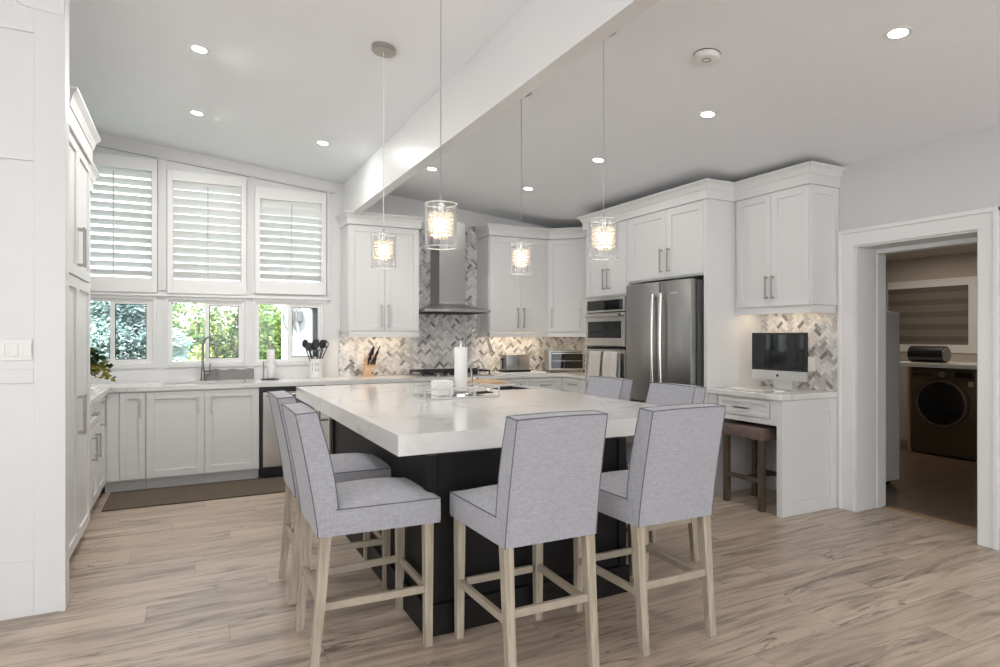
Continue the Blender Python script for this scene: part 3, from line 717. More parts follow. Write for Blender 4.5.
dr = shaker(p_, 'drawer', Tt, 5.062, 5.797, .11, .64); pull(dr, Tth, 5.43, .55, .2, False)
tower = p_
# speed oven
p_ = thing('microwave_oven', 'built-in stainless microwave oven above the towel-hung oven', 'oven', (4.0, 5.42, 1.25))
Y0, Y1 = 5.078, 5.762
bm = NB(); bx(bm, XT-.015, XT+.45, Y0, Y1, 1.25, 1.762); obj('body', bm, 'black', p_)
bm = NB(); bx(bm, Y0, Y1, 1.61, 1.762, .015, .03, Tt, .003); cp = obj('control_panel', bm, 'steel2', p_)
bm = NB(); bx(bm, Y0+.03, Y1-.03, 1.63, 1.735, .03, .033, Tt); obj('display', bm, 'darkglass', cp)
bm = NB(); bx(bm, Y0, Y1, 1.25, 1.60, .015, .035, Tt, .003); dr = obj('door', bm, 'steel2', p_)
bm = NB(); bx(bm, Y0+.05, Y1-.05, 1.335, 1.51, .035, .038, Tt); obj('window', bm, 'darkglass', dr)
bm = NB(); tube(bm, [(XT-.075, Y0+.02, 1.572), (XT-.075, Y1-.06, 1.572)], .016, 12)
for y in (Y0+.05, Y1-.10): tube(bm, [(XT-.03, y, 1.572), (XT-.075, y, 1.572)], .01, 10)
obj('handle', bm, 'steel2', dr, smooth=True)
p_ = thing('wall_oven', 'built-in stainless wall oven with two grey towels hung on it', 'oven', (4.0, 5.42, .67))
bm = NB(); bx(bm, XT-.015, XT+.45, Y0, Y1, .67, 1.235); obj('body', bm, 'black', p_)
bm = NB(); bx(bm, Y0, Y1, .68, 1.215, .015, .035, Tt, .003); dr = obj('door', bm, 'steel2', p_)
bm = NB(); bx(bm, Y0+.05, Y1-.07, .76, 1.13, .035, .038, Tt); obj('window', bm, 'darkglass', dr)
bm = NB(); tube(bm, [(XT-.09, Y0+.02, 1.18), (XT-.09, Y1-.02, 1.18)], .012, 12)
for y in (Y0+.05, Y1-.05): tube(bm, [(XT-.03, y, 1.18), (XT-.09, y, 1.18)], .01, 10)
obj('handle', bm, 'steel2', dr, smooth=True)
def towel(a, b, z0, lab, seed):
    bm = NB(); rnd = random.Random(seed); xs = []
    nu = 10
    prof = [(-.065, z0+.05)]+[(-.073, z0+.05+k*(1.17-z0-.05)/6) for k in range(1, 6)]+[(-.075, 1.185), (-.083, 1.198), (-.098, 1.196), (-.108, 1.18)]+[(-.110-.004*k, 1.16-k*(1.16-z0)/7) for k in range(0, 8)]
    rows = []
    for pi, (xo, z) in enumerate(prof):
        rows.append([bm.verts.new((XT+xo+.003*math.sin(u*1.9+seed+pi*.2), a+(b-a)*u/nu, z)) for u in range(nu+1)])
    for i in range(len(rows)-1):
        for u in range(nu): bm.faces.new([rows[i][u], rows[i][u+1], rows[i+1][u+1], rows[i+1][u]])
    bmesh.ops.recalc_face_normals(bm, faces=bm.faces)
    bmesh.ops.solidify(bm, geom=bm.faces[:], thickness=.004)
    tag(obj('dish_towel', bm, 'towel', smooth=True), lab, 'towel', 'towels on the oven handle')
towel(5.375, 5.58, .86, 'light grey dish towel on the oven handle, nearer the toaster oven', 1)
towel(5.09, 5.325, .80, 'light grey dish towel on the oven handle, nearer the fridge', 2)
# over-fridge cabinet with side panels
p_ = thing('fridge_cabinet', 'white two-door cabinet and tall side panel surrounding the refrigerator', 'cabinet', (4.3, 4.5, 0))
bm = NB(); bx(bm, XT, XR, 4.0, 5.058, 1.885, 2.56); bx(bm, XT, XR, 5.02, 5.058, 0, 1.885); obj('body', bm, 'cab', p_)
bm = NB(); bx(bm, XT-.0, XR, 3.962, 3.998, 0, 2.56, bev=.001); obj('side_panel', bm, 'cab', p_)
bm = NB(); bx(bm, XT-.02, XT, 3.962, 3.998, 0, 2.53); bx(bm, XT-.018, XT, 5.02, 5.058, 1.885, 2.53); obj('filler_panel', bm, 'cab', p_)
for i, (a, b) in enumerate(((4.0, 4.475), (4.475, 5.018))):
    dr = shaker(p_, 'door', Tt, a, b, 1.90, 2.53, rail=.07); pull(dr, Tth, 4.425 if i == 0 else 4.525, 2.055, .22)
crown(p_, [(XT-.02, 5.059), (XT-.02, 3.962), (4.235, 3.962)])
crown(tower, [(4.242, 5.798), (XT-.02, 5.798), (XT-.02, 5.059)])
# fridge
p_ = thing('refrigerator', 'stainless french-door refrigerator in the right-hand cabinet wall', 'refrigerator', (4.2, 4.5, 0))
bm = NB(); bx(bm, 3.905, XR-.03, 4.035, 4.93, .02, 1.845); obj('body', bm, mat('fridge_side', (.10, .10, .10), .4), p_)
XFR = 3.905; Tf = faceW(XFR)
for i, (a, b) in enumerate(((4.04, 4.435), (4.445, 4.925))):
    bm = NB(); bx(bm, a, b, .74, 1.852, .004, .075, Tf, .008); dr = obj('door', bm, 'steel', p_, smooth=True)
    hy = 4.385 if i == 0 else 4.495; bm = NB(); pts = []
    for k in range(11):
        t = k/10; pts.append((XFR-.105-.012*math.sin(PI*t), hy, .86+(1.74-.86)*t))
    tube(bm, pts, .018, 12)
    for z in (.90, 1.70): tube(bm, [(XFR-.07, hy, z), (XFR-.115, hy, z)], .012, 10)
    obj('handle', bm, 'steel2', dr, smooth=True)
    if i == 0:
        bm = NB()
        for k in range(7): bx(bm, 4.20+k*.014, 4.209+k*.014, 1.735, 1.746, .0750, .0762, Tf)
        obj('badge', bm, 'alu', dr, label='small pale maker badge')
bm = NB(); bx(bm, 4.04, 4.925, .08, .73, .004, .075, Tf, .008); dr = obj('freezer_drawer', bm, 'steel', p_, smooth=True)
bm = NB(); tube(bm, [(XFR-.12, 4.12, .66), (XFR-.12, 4.85, .66)], .014, 12)
for y in (4.16, 4.86): tube(bm, [(XFR-.07, y, .66), (XFR-.12, y, .66)], .011, 10)
obj('handle', bm, 'steel2', dr, smooth=True)
# desk upper cabinet
XU = 4.254; Tq = faceW(XU+.02); Tqh = faceW(XU)
p_ = thing('upper_cabinet', 'white two-door upper cabinet over the computer desk with shaker side', 'cabinet', (4.4, 3.57, 1.54))
bm = NB(); bx(bm, XU+.02, XR, 3.225, 3.960, 1.60, 2.56); obj('body', bm, 'cab', p_)
for i, (a, b) in enumerate(((3.223, 3.573), (3.573, 3.923))):
    dr = shaker(p_, 'door', Tq, a, b, 1.60, 2.53); pull(dr, Tqh, 3.545 if i == 0 else 3.605, 1.755, .19)
shaker(p_, 'end_panel', faceN(3.225), XU+.022, XR, 1.60, 2.53, th=.012, rail=.065)
bm = NB(); bx(bm, XU+.02, XU+.04, 3.219, 3.96, 1.54, 1.599); bx(bm, XU+.04, XR, 3.219, 3.239, 1.54, 1.599); obj('light_rail', bm, 'cab', p_)
crown(p_, [(XU, 3.961), (XU, 3.22), (XR, 3.22)])
# desk
p_ = thing('desk', 'white built-in computer desk with quartz top beside the doorway', 'desk', (4.3, 3.6, 0))
bm = NB(); bx(bm, 3.935, XR, 3.208, 3.960, .875, .915, bev=.003); obj('desktop', bm, 'quartz', p_)
XD = 3.967; Tk = faceW(XD)
bm = NB(); bx(bm, XD-.02, XR, 3.225, 3.262, 0, .874); pn = obj('side_panel', bm, 'cab', p_)
shaker(pn, 'panel_frame', faceN(3.225), XD-.02, XR-.0, .0, .873, th=.013, rail=.11)
bm = NB(); bx(bm, 3.264, 3.958, .68, .874, -.02, .0, Tk); bx(bm, 3.264, 3.958, .68, .72, 0, .018, Tk); bx(bm, 3.264, 3.32, .72, .874, 0, .018, Tk); bx(bm, 3.86, 3.958, .72, .874, 0, .018, Tk)
obj('apron', bm, 'cab', p_)
dr = shaker(p_, 'drawer', Tk, 3.33, 3.85, .725, .86, rail=.03); pull(dr, faceW(XD-.02), 3.58, .79, .14, False)
# stool
th = thing('stool', 'dark wooden stool with brown padded seat tucked under the desk', 'stool', (4.13, 3.60, 0))
bm = NB(); bx(bm, 3.93, 4.33, 3.38, 3.80, .545, .645, bev=.02); obj('seat', bm, 'stoolseat', th, smooth=True)
for x in (3.965, 4.295):
    for y in (3.415, 3.765):
        bm = NB(); bx(bm, x-.022, x+.022, y-.022, y+.022, 0, .55, bev=.002); obj('leg', bm, 'stoolwood', th)
bm = NB(); bx(bm, 3.955, 3.975, 3.437, 3.743, .21, .245); bx(bm, 4.285, 4.305, 3.437, 3.743, .21, .245); bx(bm, 3.975, 4.285, 3.58, 3.60, .21, .24); obj('stretcher', bm, 'stoolwood', th)
# all-in-one computer
th = thing('desktop_computer', 'silver all-in-one computer with black screen standing on the desk', 'computer', (4.33, 3.53, .915))
bm = NB(); Tm = faceW(4.30)
bx(bm, 3.275, 3.80, 1.075, 1.385, -.018, .008, Tm, .004); obj('display', bm, 'black', th)
bm = NB(); bx(bm, 3.295, 3.78, 1.095, 1.368, .008, .0095, Tm); obj('screen', bm, 'darkglass', th)
bm = NB(); bx(bm, 3.275, 3.80, .998, 1.075, -.018, .0085, Tm, .003); ch = obj('chin', bm, 'alu', th)
bm = NB(); cyl(bm, (3.54, 1.035, 0), .011, .0085, .0095, 20, T=lambda x, y, z: (4.30-z, x, y)); bx(bm, 3.538, 3.542, 1.046, 1.052, .0085, .0095, Tm)
obj('emblem', bm, 'black', ch, label='black round fruit emblem')
bm = NB(); bx(bm, 3.45, 3.63, 0, .006, 0, .17, lambda u, v, w: (4.24+w, u, .915+v), .002)
prism(bm, [(4.36, .92), (4.37, .92), (4.325, 1.2), (4.315, 1.2)], 3.45, 3.63, lambda u, v, w: (u, w, v)); obj('stand', bm, 'alu', th)
bm = NB(); bx(bm, 4.02, 4.14, 3.45, 3.84, .9155, .924, bev=.003); kb = tag(obj('keyboard', bm, 'alu'), 'thin silver keyboard with white keys in front of the computer', 'keyboard')
bm = NB()
for i in range(5):
    for j in range(13): bx(bm, 4.028+i*.022, 4.045+i*.022, 3.462+j*.0285, 3.485+j*.0285, .924, .9265)
obj('keys', bm, 'white_plastic', kb)
bm = NB(); sphere(bm, (4.10, 3.36, .924), 1, .05, .028, .012); tag(obj('computer_mouse', bm, 'white_plastic', smooth=True), 'white computer mouse on the desk beside the keyboard', 'mouse')
def outlet(T, u, v, lab, w_=.075, h_=.118, name='wall_outlet', cat='outlet'):
    bm = NB(); bx(bm, u-w_/2, u+w_/2, v-h_/2, v+h_/2, 0, .006, T, .002); o = tag(obj(name, bm, 'white_plastic'), lab, cat)
    bm = NB()
    for s in (-1, 1):
        bx(bm, u-.017, u+.017, v+s*.024-.014, v+s*.024+.014, .006, .008, T)
        for k in (-.006, .006): bx(bm, u+k-.001, u+k+.001, v+s*.024-.005, v+s*.024+.005, .008, .0084, T)
    obj('socket', bm, 'white_plastic', o)
outlet(faceW(XR-.009), 3.45, 1.127, 'white wall outlet on the tile beside the computer')
outlet(faceN(YW-.009), 1.70, 1.10, 'white wall outlet behind the knife block')
# switches on near wall
bm = NB(); bx(bm, -.90, -.68, 1.243, 1.345, -.012, -.004, faceN(NW), .002); o = tag(obj('light_switch', bm, 'white_plastic'), 'white multi-gang light switch plate on the panelled wall', 'switch')
for k in range(4):
    bm = NB(); xk = -.872+k*.052; bx(bm, xk, xk+.034, 1.262, 1.326, -.004, .001, faceN(NW), .002); obj('rocker', bm, 'white_plastic', o)

# ---------------------------------------------------------------- island
M['sinkdark'] = mat('granite_sink', (.03, .03, .032), .4)
IX0, IX1, IY0, IY1 = .838, 2.70, 2.708, 5.688
bm = NB(); s = (2.28, 2.62, 4.58, 5.02); z0, z1 = .820, .915
bx(bm, IX0, s[0], IY0, IY1, z0, z1); bx(bm, s[1], IX1, IY0, IY1, z0, z1); bx(bm, s[0], s[1], IY0, s[2], z0, z1); bx(bm, s[0], s[1], s[3], IY1, z0, z1)
bmesh.ops.remove_doubles(bm, verts=bm.verts, dist=1e-5)
isl = thing('kitchen_island', 'large dark island with thick white quartz top in the middle', 'island', (1.8, 4.2, 0))
obj('countertop', bm, 'quartz', isl)
bm = NB()
bx(bm, .975, 2.07, 2.69, 4.79, .14, .819)
for x in (.962, 2.035):
    for y in (2.676, 4.74): bx(bm, x, x+.05, y, y+.05, .14, .819, bev=.002)
bx(bm, .96, 2.66, 5.42, 5.66, .14, .819); bx(bm, 1.40, 2.2, 4.79, 5.42, .14, .819)
bx(bm, 2.2, 2.66, 4.54, 4.575, .14, .819); bx(bm, 2.64, 2.66, 4.575, 5.42, .14, .819)
obj('body', bm, 'espresso', isl)
bm = NB(); bx(bm, .952, 2.095, 2.66, 4.79, .0, .14, bev=.004); bx(bm, .97, 2.66, 5.45, 5.64, 0, .14); bx(bm, 1.42, 2.66, 4.79, 5.45, 0, .14); obj('plinth', bm, 'espresso', isl)
bm = NB(); bx(bm, 2.282, 2.618, 4.584, 5.018, .70, .708)
for q in ((2.282, 2.290, 4.584, 5.018), (2.610, 2.618, 4.584, 5.018), (2.290, 2.610, 4.584, 4.592), (2.290, 2.610, 5.010, 5.018)): bx(bm, *q, .708, .904)
obj('prep_sink', bm, M['sinkdark'], isl)
p_ = thing('beverage_cooler', 'dark beverage cooler with steel handle built into the island side', 'cooler', (1.2, 5.1, .14))
bm = NB(); bx(bm, .98, 1.398, 4.80, 5.41, .14, .815); obj('body', bm, 'black', p_)
bm = NB(); bx(bm, 4.80, 5.41, .15, .81, .0, .035, faceW(.978), .003); dr = obj('door', bm, 'steel2', p_)
bm = NB(); tube(bm, [(.885, 4.86, .40), (.885, 4.86, .79)], .011, 10)
for z in (.47, .72): tube(bm, [(.945, 4.86, z), (.885, 4.86, z)], .008, 8)
obj('handle', bm, 'steel2', dr, smooth=True)
# things on the island
faucet((2.27, 5.30, .915), (.62, -.6), .49, .115, 'tall gooseneck prep faucet on the island behind the paper towel', name='prep_faucet', drop=.09)
faucet((2.2, 4.98, .915), (.75, -.5), .225, .05, 'slim filtered-water tap on the island beside the prep sink', r=.006, name='water_tap', lever=True, drop=.03)
bm = NB(); bx(bm, 2.31, 2.66, 5.20, 5.58, .915, .935, bev=.004); tag(obj('cutting_board', bm, 'board'), 'light wooden cutting board at the far end of the island', 'cutting board')
# tray: metal rail gallery tray
th = thing('serving_tray', 'silver mirrored serving tray with openwork rail on the island', 'tray', (1.75, 4.25, .915))
x0, x1, y0, y1 = 1.45, 2.02, 4.08, 4.44
bm = NB(); bx(bm, x0+.007, x1-.007, y0+.007, y1-.007, .917, .926); obj('base', bm, 'chrome', th)
bm = NB()
for z in (.922, .988):
    for y in (y0, y1): bx(bm, x0-.006, x1+.006, y-.006, y+.006, z-.006, z+.006)
    for x in (x0, x1): bx(bm, x-.006, x+.006, y0+.006, y1-.006, z-.006, z+.006)
for k in range(4):
    x = x0+(x1-x0)*k/3
    for y in (y0, y1): bx(bm, x-.0045, x+.0045, y-.0045, y+.0045, .928, .982)
for k in (1, 2):
    y = y0+(y1-y0)*k/3
    for x in (x0, x1): bx(bm, x-.0045, x+.0045, y-.0045, y+.0045, .928, .982)
obj('rail', bm, mat('silver_rail', (.60, .59, .57), .3, .5), th)
th = thing('paper_towel_holder', 'steel paper towel holder with full white roll on the serving tray', 'paper towel', (1.80, 4.27, .926))
cx, cy = 1.80, 4.27
bm = NB(); lathe(bm, [(.085, .926), (.085, .932), (.07, .942), (.012, .948)], (cx, cy, 0)); obj('base', bm, 'chrome', th, smooth=True)
bm = NB(); lathe(bm, [(.006, .94), (.006, 1.30), (.014, 1.305), (.017, 1.317), (.010, 1.328)], (cx, cy, 0), 16); obj('rod', bm, 'chrome', th, smooth=True)
bm = NB(); lathe(bm, [(.046, .952), (.048, .955), (.048, 1.272), (.046, 1.275), (.018, 1.275)], (cx, cy, 0), 32); obj('paper_roll', bm, 'paper', th, smooth=True)
bm = NB(); bx(bm, 1.585, 1.715, 4.20, 4.33, .926, 1.035, bev=.008); tag(obj('napkin_stack', bm, 'paper'), 'block of folded white paper napkins on the serving tray', 'napkins')
bm = NB()
for k in range(3):
    tube(bm, [(1.90+.015*k, 4.20+.02*k, .931+.005*k), (2.0, 4.13+.05*k, .945)], .004, 6); sphere(bm, (1.89+.015*k, 4.20+.02*k, .934+.004*k), .012, 1, 1, .4)
tag(obj('spoons', bm, 'black'), 'few dark spoons lying on the serving tray beside the towel roll', 'spoons')

# ---------------------------------------------------------------- things on the back counter
th = thing('paper_towel_holder', 'black-footed paper towel holder with slim roll on the window counter', 'paper towel', (.735, 6.72, .915))
bm = NB(); lathe(bm, [(.085, .915), (.085, .922), (.02, .926)], (.735, 6.72, 0)); obj('base', bm, 'black', th)
bm = NB(); lathe(bm, [(.005, .92), (.005, 1.25), (.012, 1.255), (.012, 1.275), (.004, 1.28)], (.745, 6.72, 0), 14); tube(bm, [(.675, 6.72, .92), (.675, 6.72, 1.10)], .006, 8); obj('rod', bm, 'nickel', th)
bm = NB(); lathe(bm, [(.038, .93), (.040, .933), (.040, 1.215), (.038, 1.22), (.02, 1.22)], (.745, 6.72, 0), 28); obj('paper_roll', bm, 'paper', th, smooth=True)
th = thing('utensil_crock', 'white printed ceramic crock full of dark utensils by the window', 'crock', (1.195, 6.74, .915))
bm = NB(); lathe(bm, [(.058, .915), (.062, .92), (.062, 1.105), (.065, 1.115), (.060, 1.118), (.056, 1.10), (.056, .93)], (1.195, 6.74, 0), 32); cr_ = obj('body', bm, 'white_plastic', th, smooth=True)
bm = NB()
def arcrect(a0, a1, z0, z1):
    r0, r1 = .0622, .0632
    n = 3; P0 = [(1.195+r1*math.cos(a0+(a1-a0)*k/n), 6.74+r1*math.sin(a0+(a1-a0)*k/n)) for k in range(n+1)]
    lo = [bm.verts.new((x, y, z0)) for x, y in P0]; hi = [bm.verts.new((x, y, z1)) for x, y in P0]
    for k in range(n): bm.faces.new([lo[k], lo[k+1], hi[k+1], hi[k]])
c0 = -PI/2-.25
for row, zz in enumerate((1.055, 1.01)):
    for k, (o_, kind) in enumerate(((-.55, 'I'), (.0, 'T'), (.38, 'T'))):
        aa = c0+o_
        arcrect(aa-.04, aa+.04, zz-.016, zz+.016)
        if kind == 'T': arcrect(aa-.16, aa+.16, zz+(.011 if row == 0 else -.016), zz+(.016 if row == 0 else -.011))
obj('lettering', bm, 'greycloth', cr_)
rnd = random.Random(5)
for k in range(9):
    a = rnd.uniform(0, 2*PI); r = rnd.uniform(.01, .04); bx_, by_ = 1.195+r*math.cos(a)*.6, 6.74+r*math.sin(a)*.6
    tx, ty = 1.195+(k-4)*.027, 6.74+rnd.uniform(-.03, .03); hz = rnd.uniform(1.18, 1.25)
    bm = NB(); tube(bm, [(bx_, by_, .95), (tx, ty, hz)], .0055, 8)
    if k % 3 == 0: sphere(bm, (tx, ty, hz+.03), 1, .032, .010, .045, 14, 8)
    elif k % 3 == 1: bx(bm, tx-.026, tx+.026, ty-.003, ty+.003, hz-.01, hz+.075, bev=.002)
    else:
        for q in range(5): tube(bm, [(tx, ty, hz)]+[(tx+.022*math.cos(q*PI/5)*math.sin(PI*s_/6), ty+.022*math.sin(q*PI/5)*math.sin(PI*s_/6), hz+.08*s_/6) for s_ in range(1, 7)], .0025, 5)
    tag(obj('cooking_utensil', bm, 'black' if k % 3 else 'blackiron', smooth=False), 'black cooking utensil standing in the white crock', 'utensil', 'utensils in the white crock')
th = thing('knife_block', 'light wood knife block with black handled knives on the tiled counter', 'knife block', (1.77, 6.72, .915))
def kb_T(u, v, w): return (1.77+u, 6.72+v, .915+w)
bm = NB()
for (a, b) in ((-.055, .055),):
    prism(bm, [(-.09, 0), (.06, 0), (.075, .15), (-.02, .23)], a, b, lambda u, v, w: (1.75+w+v*.18-.01, 6.74+u*.5, .915+v))
obj('block', bm, 'oak', th)
bm = NB(); cyl(bm, (1.78, .955, 0), .009, 0, .003, 16, T=lambda x, y, z: (x, 6.693-z, y)); obj('emblem', bm, 'black', th)
for r_ in range(3):
    for c_ in range(4):
        bm = NB(); x = 1.735+c_*.024+r_*.006; y = 6.70+r_*.022; z = 1.045+r_*.045
        bx(bm, -.008, .008, -.006, .006, 0, .105, lambda u, v, w: (x+u+w*(.12+.22*((r_*7+c_*5) % 3)), y+v-w*.15, z+w*(.86+.1*((c_+r_) % 3))), .003)
        tag(obj('kitchen_knife', bm, 'black'), 'black knife handle sticking out of the wooden knife block', 'knife', 'knives in the block')
# toaster on board
bm = NB(); bx(bm, 3.18, 3.80, 6.40, 6.72, .915, .93, bev=.004); tag(obj('serving_board', bm, 'white_plastic'), 'white board under the toaster on the rear counter', 'board')
th = thing('toaster', 'brushed steel toaster standing on a white board in front of tile', 'toaster', (3.48, 6.58, .93))
bm = NB(); bx(bm, 3.30, 3.62, 6.47, 6.66, .945, 1.14, bev=.02); obj('body', bm, 'steel', th, smooth=True)
bm = NB(); bx(bm, 3.295, 3.625, 6.465, 6.665, .93, .955, bev=.004); obj('base', bm, 'black', th)
bm = NB(); bx(bm, 3.292, 3.302, 6.55, 6.57, .97, 1.10); bx(bm, 3.275, 3.30, 6.545, 6.575, 1.07, 1.085); obj('lever', bm, 'black', th)
bm = NB(); bx(bm, 3.34, 3.58, 6.52, 6.545, 1.137, 1.1415); bx(bm, 3.34, 3.58, 6.585, 6.61, 1.137, 1.1415); obj('slots', bm, 'black', th)
bm = NB(); tube(bm, [(3.625, 6.62, 1.05), (3.68, 6.66, 1.03), (3.76, 6.70, .97), (3.80, 6.72, .94), (3.70, 6.70, .935), (3.63, 6.67, .94)], .005, 8); obj('cord', bm, 'black', th, smooth=True)
# toaster oven
th = thing('toaster_oven', 'stainless toaster oven with glass door in the rear corner', 'toaster oven', (4.15, 6.5, .915))
Ro = Matrix.Rotation(math.radians(-22), 4, 'Z'); 
def To(u, v, w):
    q = Ro @ Vector((u, v, 0)); return (4.15+q.x, 6.52+q.y, .915+w)
bm = NB(); bx(bm, -.24, .24, -.15, .18, .025, .27, To, .006); obj('body', bm, 'steel', th)
bm = NB(); bx(bm, -.205, .175, -.158, -.15, .05, .245, To); obj('window', bm, 'darkglass', th)
bm = NB()
bx(bm, -.19, .16, -.1605, -.158, .137, .143, To)
obj('rack', bm, 'nickel', th)
bm = NB(); bx(bm, -.20, .17, -.185, -.175, .225, .237, To); bx(bm, -.19, -.18, -.18, -.15, .225, .237, To); bx(bm, .15, .16, -.18, -.15, .225, .237, To); obj('handle', bm, 'nickel', th)
for z in (.08, .14, .2):
    bm = NB(); lathe(bm, [(.014, 0), (.014, .018)], seg=14, T=lambda x, y, zz: To(.207+x, -.15-zz, z+y)); obj('knob', bm, 'black', th)
bm = NB()
for u in (-.2, .2):
    for v in (-.12, .15): bx(bm, u-.015, u+.015, v-.015, v+.015, 0, .026, To)
obj('feet', bm, 'black', th)
# plant on left counter
th = thing('potted_plant', 'trailing green and yellow houseplant in a white pot by the left window', 'plant', (-.82, 6.28, .915))
bm = NB(); lathe(bm, [(.05, .915), (.07, 1.03), (.073, 1.05), (.062, 1.05)], (-.82, 6.28, 0), 24); obj('pot', bm, 'white_plastic', th, smooth=True)
def leaves(pts, n, spread, size, seed, droop=0):
    bm = NB(); r = random.Random(seed)
    for k in range(n):
        c = Vector(r.choice(pts))+Vector((r.gauss(0, spread), r.gauss(0, spread), r.gauss(0, spread*.8)))
        d = Vector((r.uniform(-1, 1), r.uniform(-1, 1), r.uniform(-.8, .6))).normalized(); s_ = d.cross(Vector((r.uniform(-1, 1), r.uniform(-1, 1), 1))).normalized()
        L = size*r.uniform(.7, 1.3); W = L*.32
        v = [bm.verts.new(c), bm.verts.new(c+d*L*.5+s_*W), bm.verts.new(c+d*L), bm.verts.new(c+d*L*.5-s_*W)]
        bm.faces.new(v)
    return bm
obj('foliage', leaves([(-.82, 6.28, 1.13), (-.78, 6.24, 1.16), (-.74, 6.22, 1.10), (-.72, 6.25, 1.20)], 260, .045, .06, 2), 'leafdark', th)
obj('flowers', leaves([(-.70, 6.20, 1.10), (-.66, 6.18, 1.07), (-.61, 6.16, 1.03), (-.64, 6.2, 1.09)], 90, .022, .05, 3), 'leafyellow', th, label='yellow-green trailing stems')
bm = NB(); bx(bm, -.80, -.635, 5.70, 5.98, .915, .935, bev=.004); bx(bm, -.785, -.65, 5.715, 5.965, .935, .950, bev=.004)
tag(obj('kitchen_scale', bm, 'white_plastic'), 'flat white appliance lying on the left counter next to pantry', 'scale')

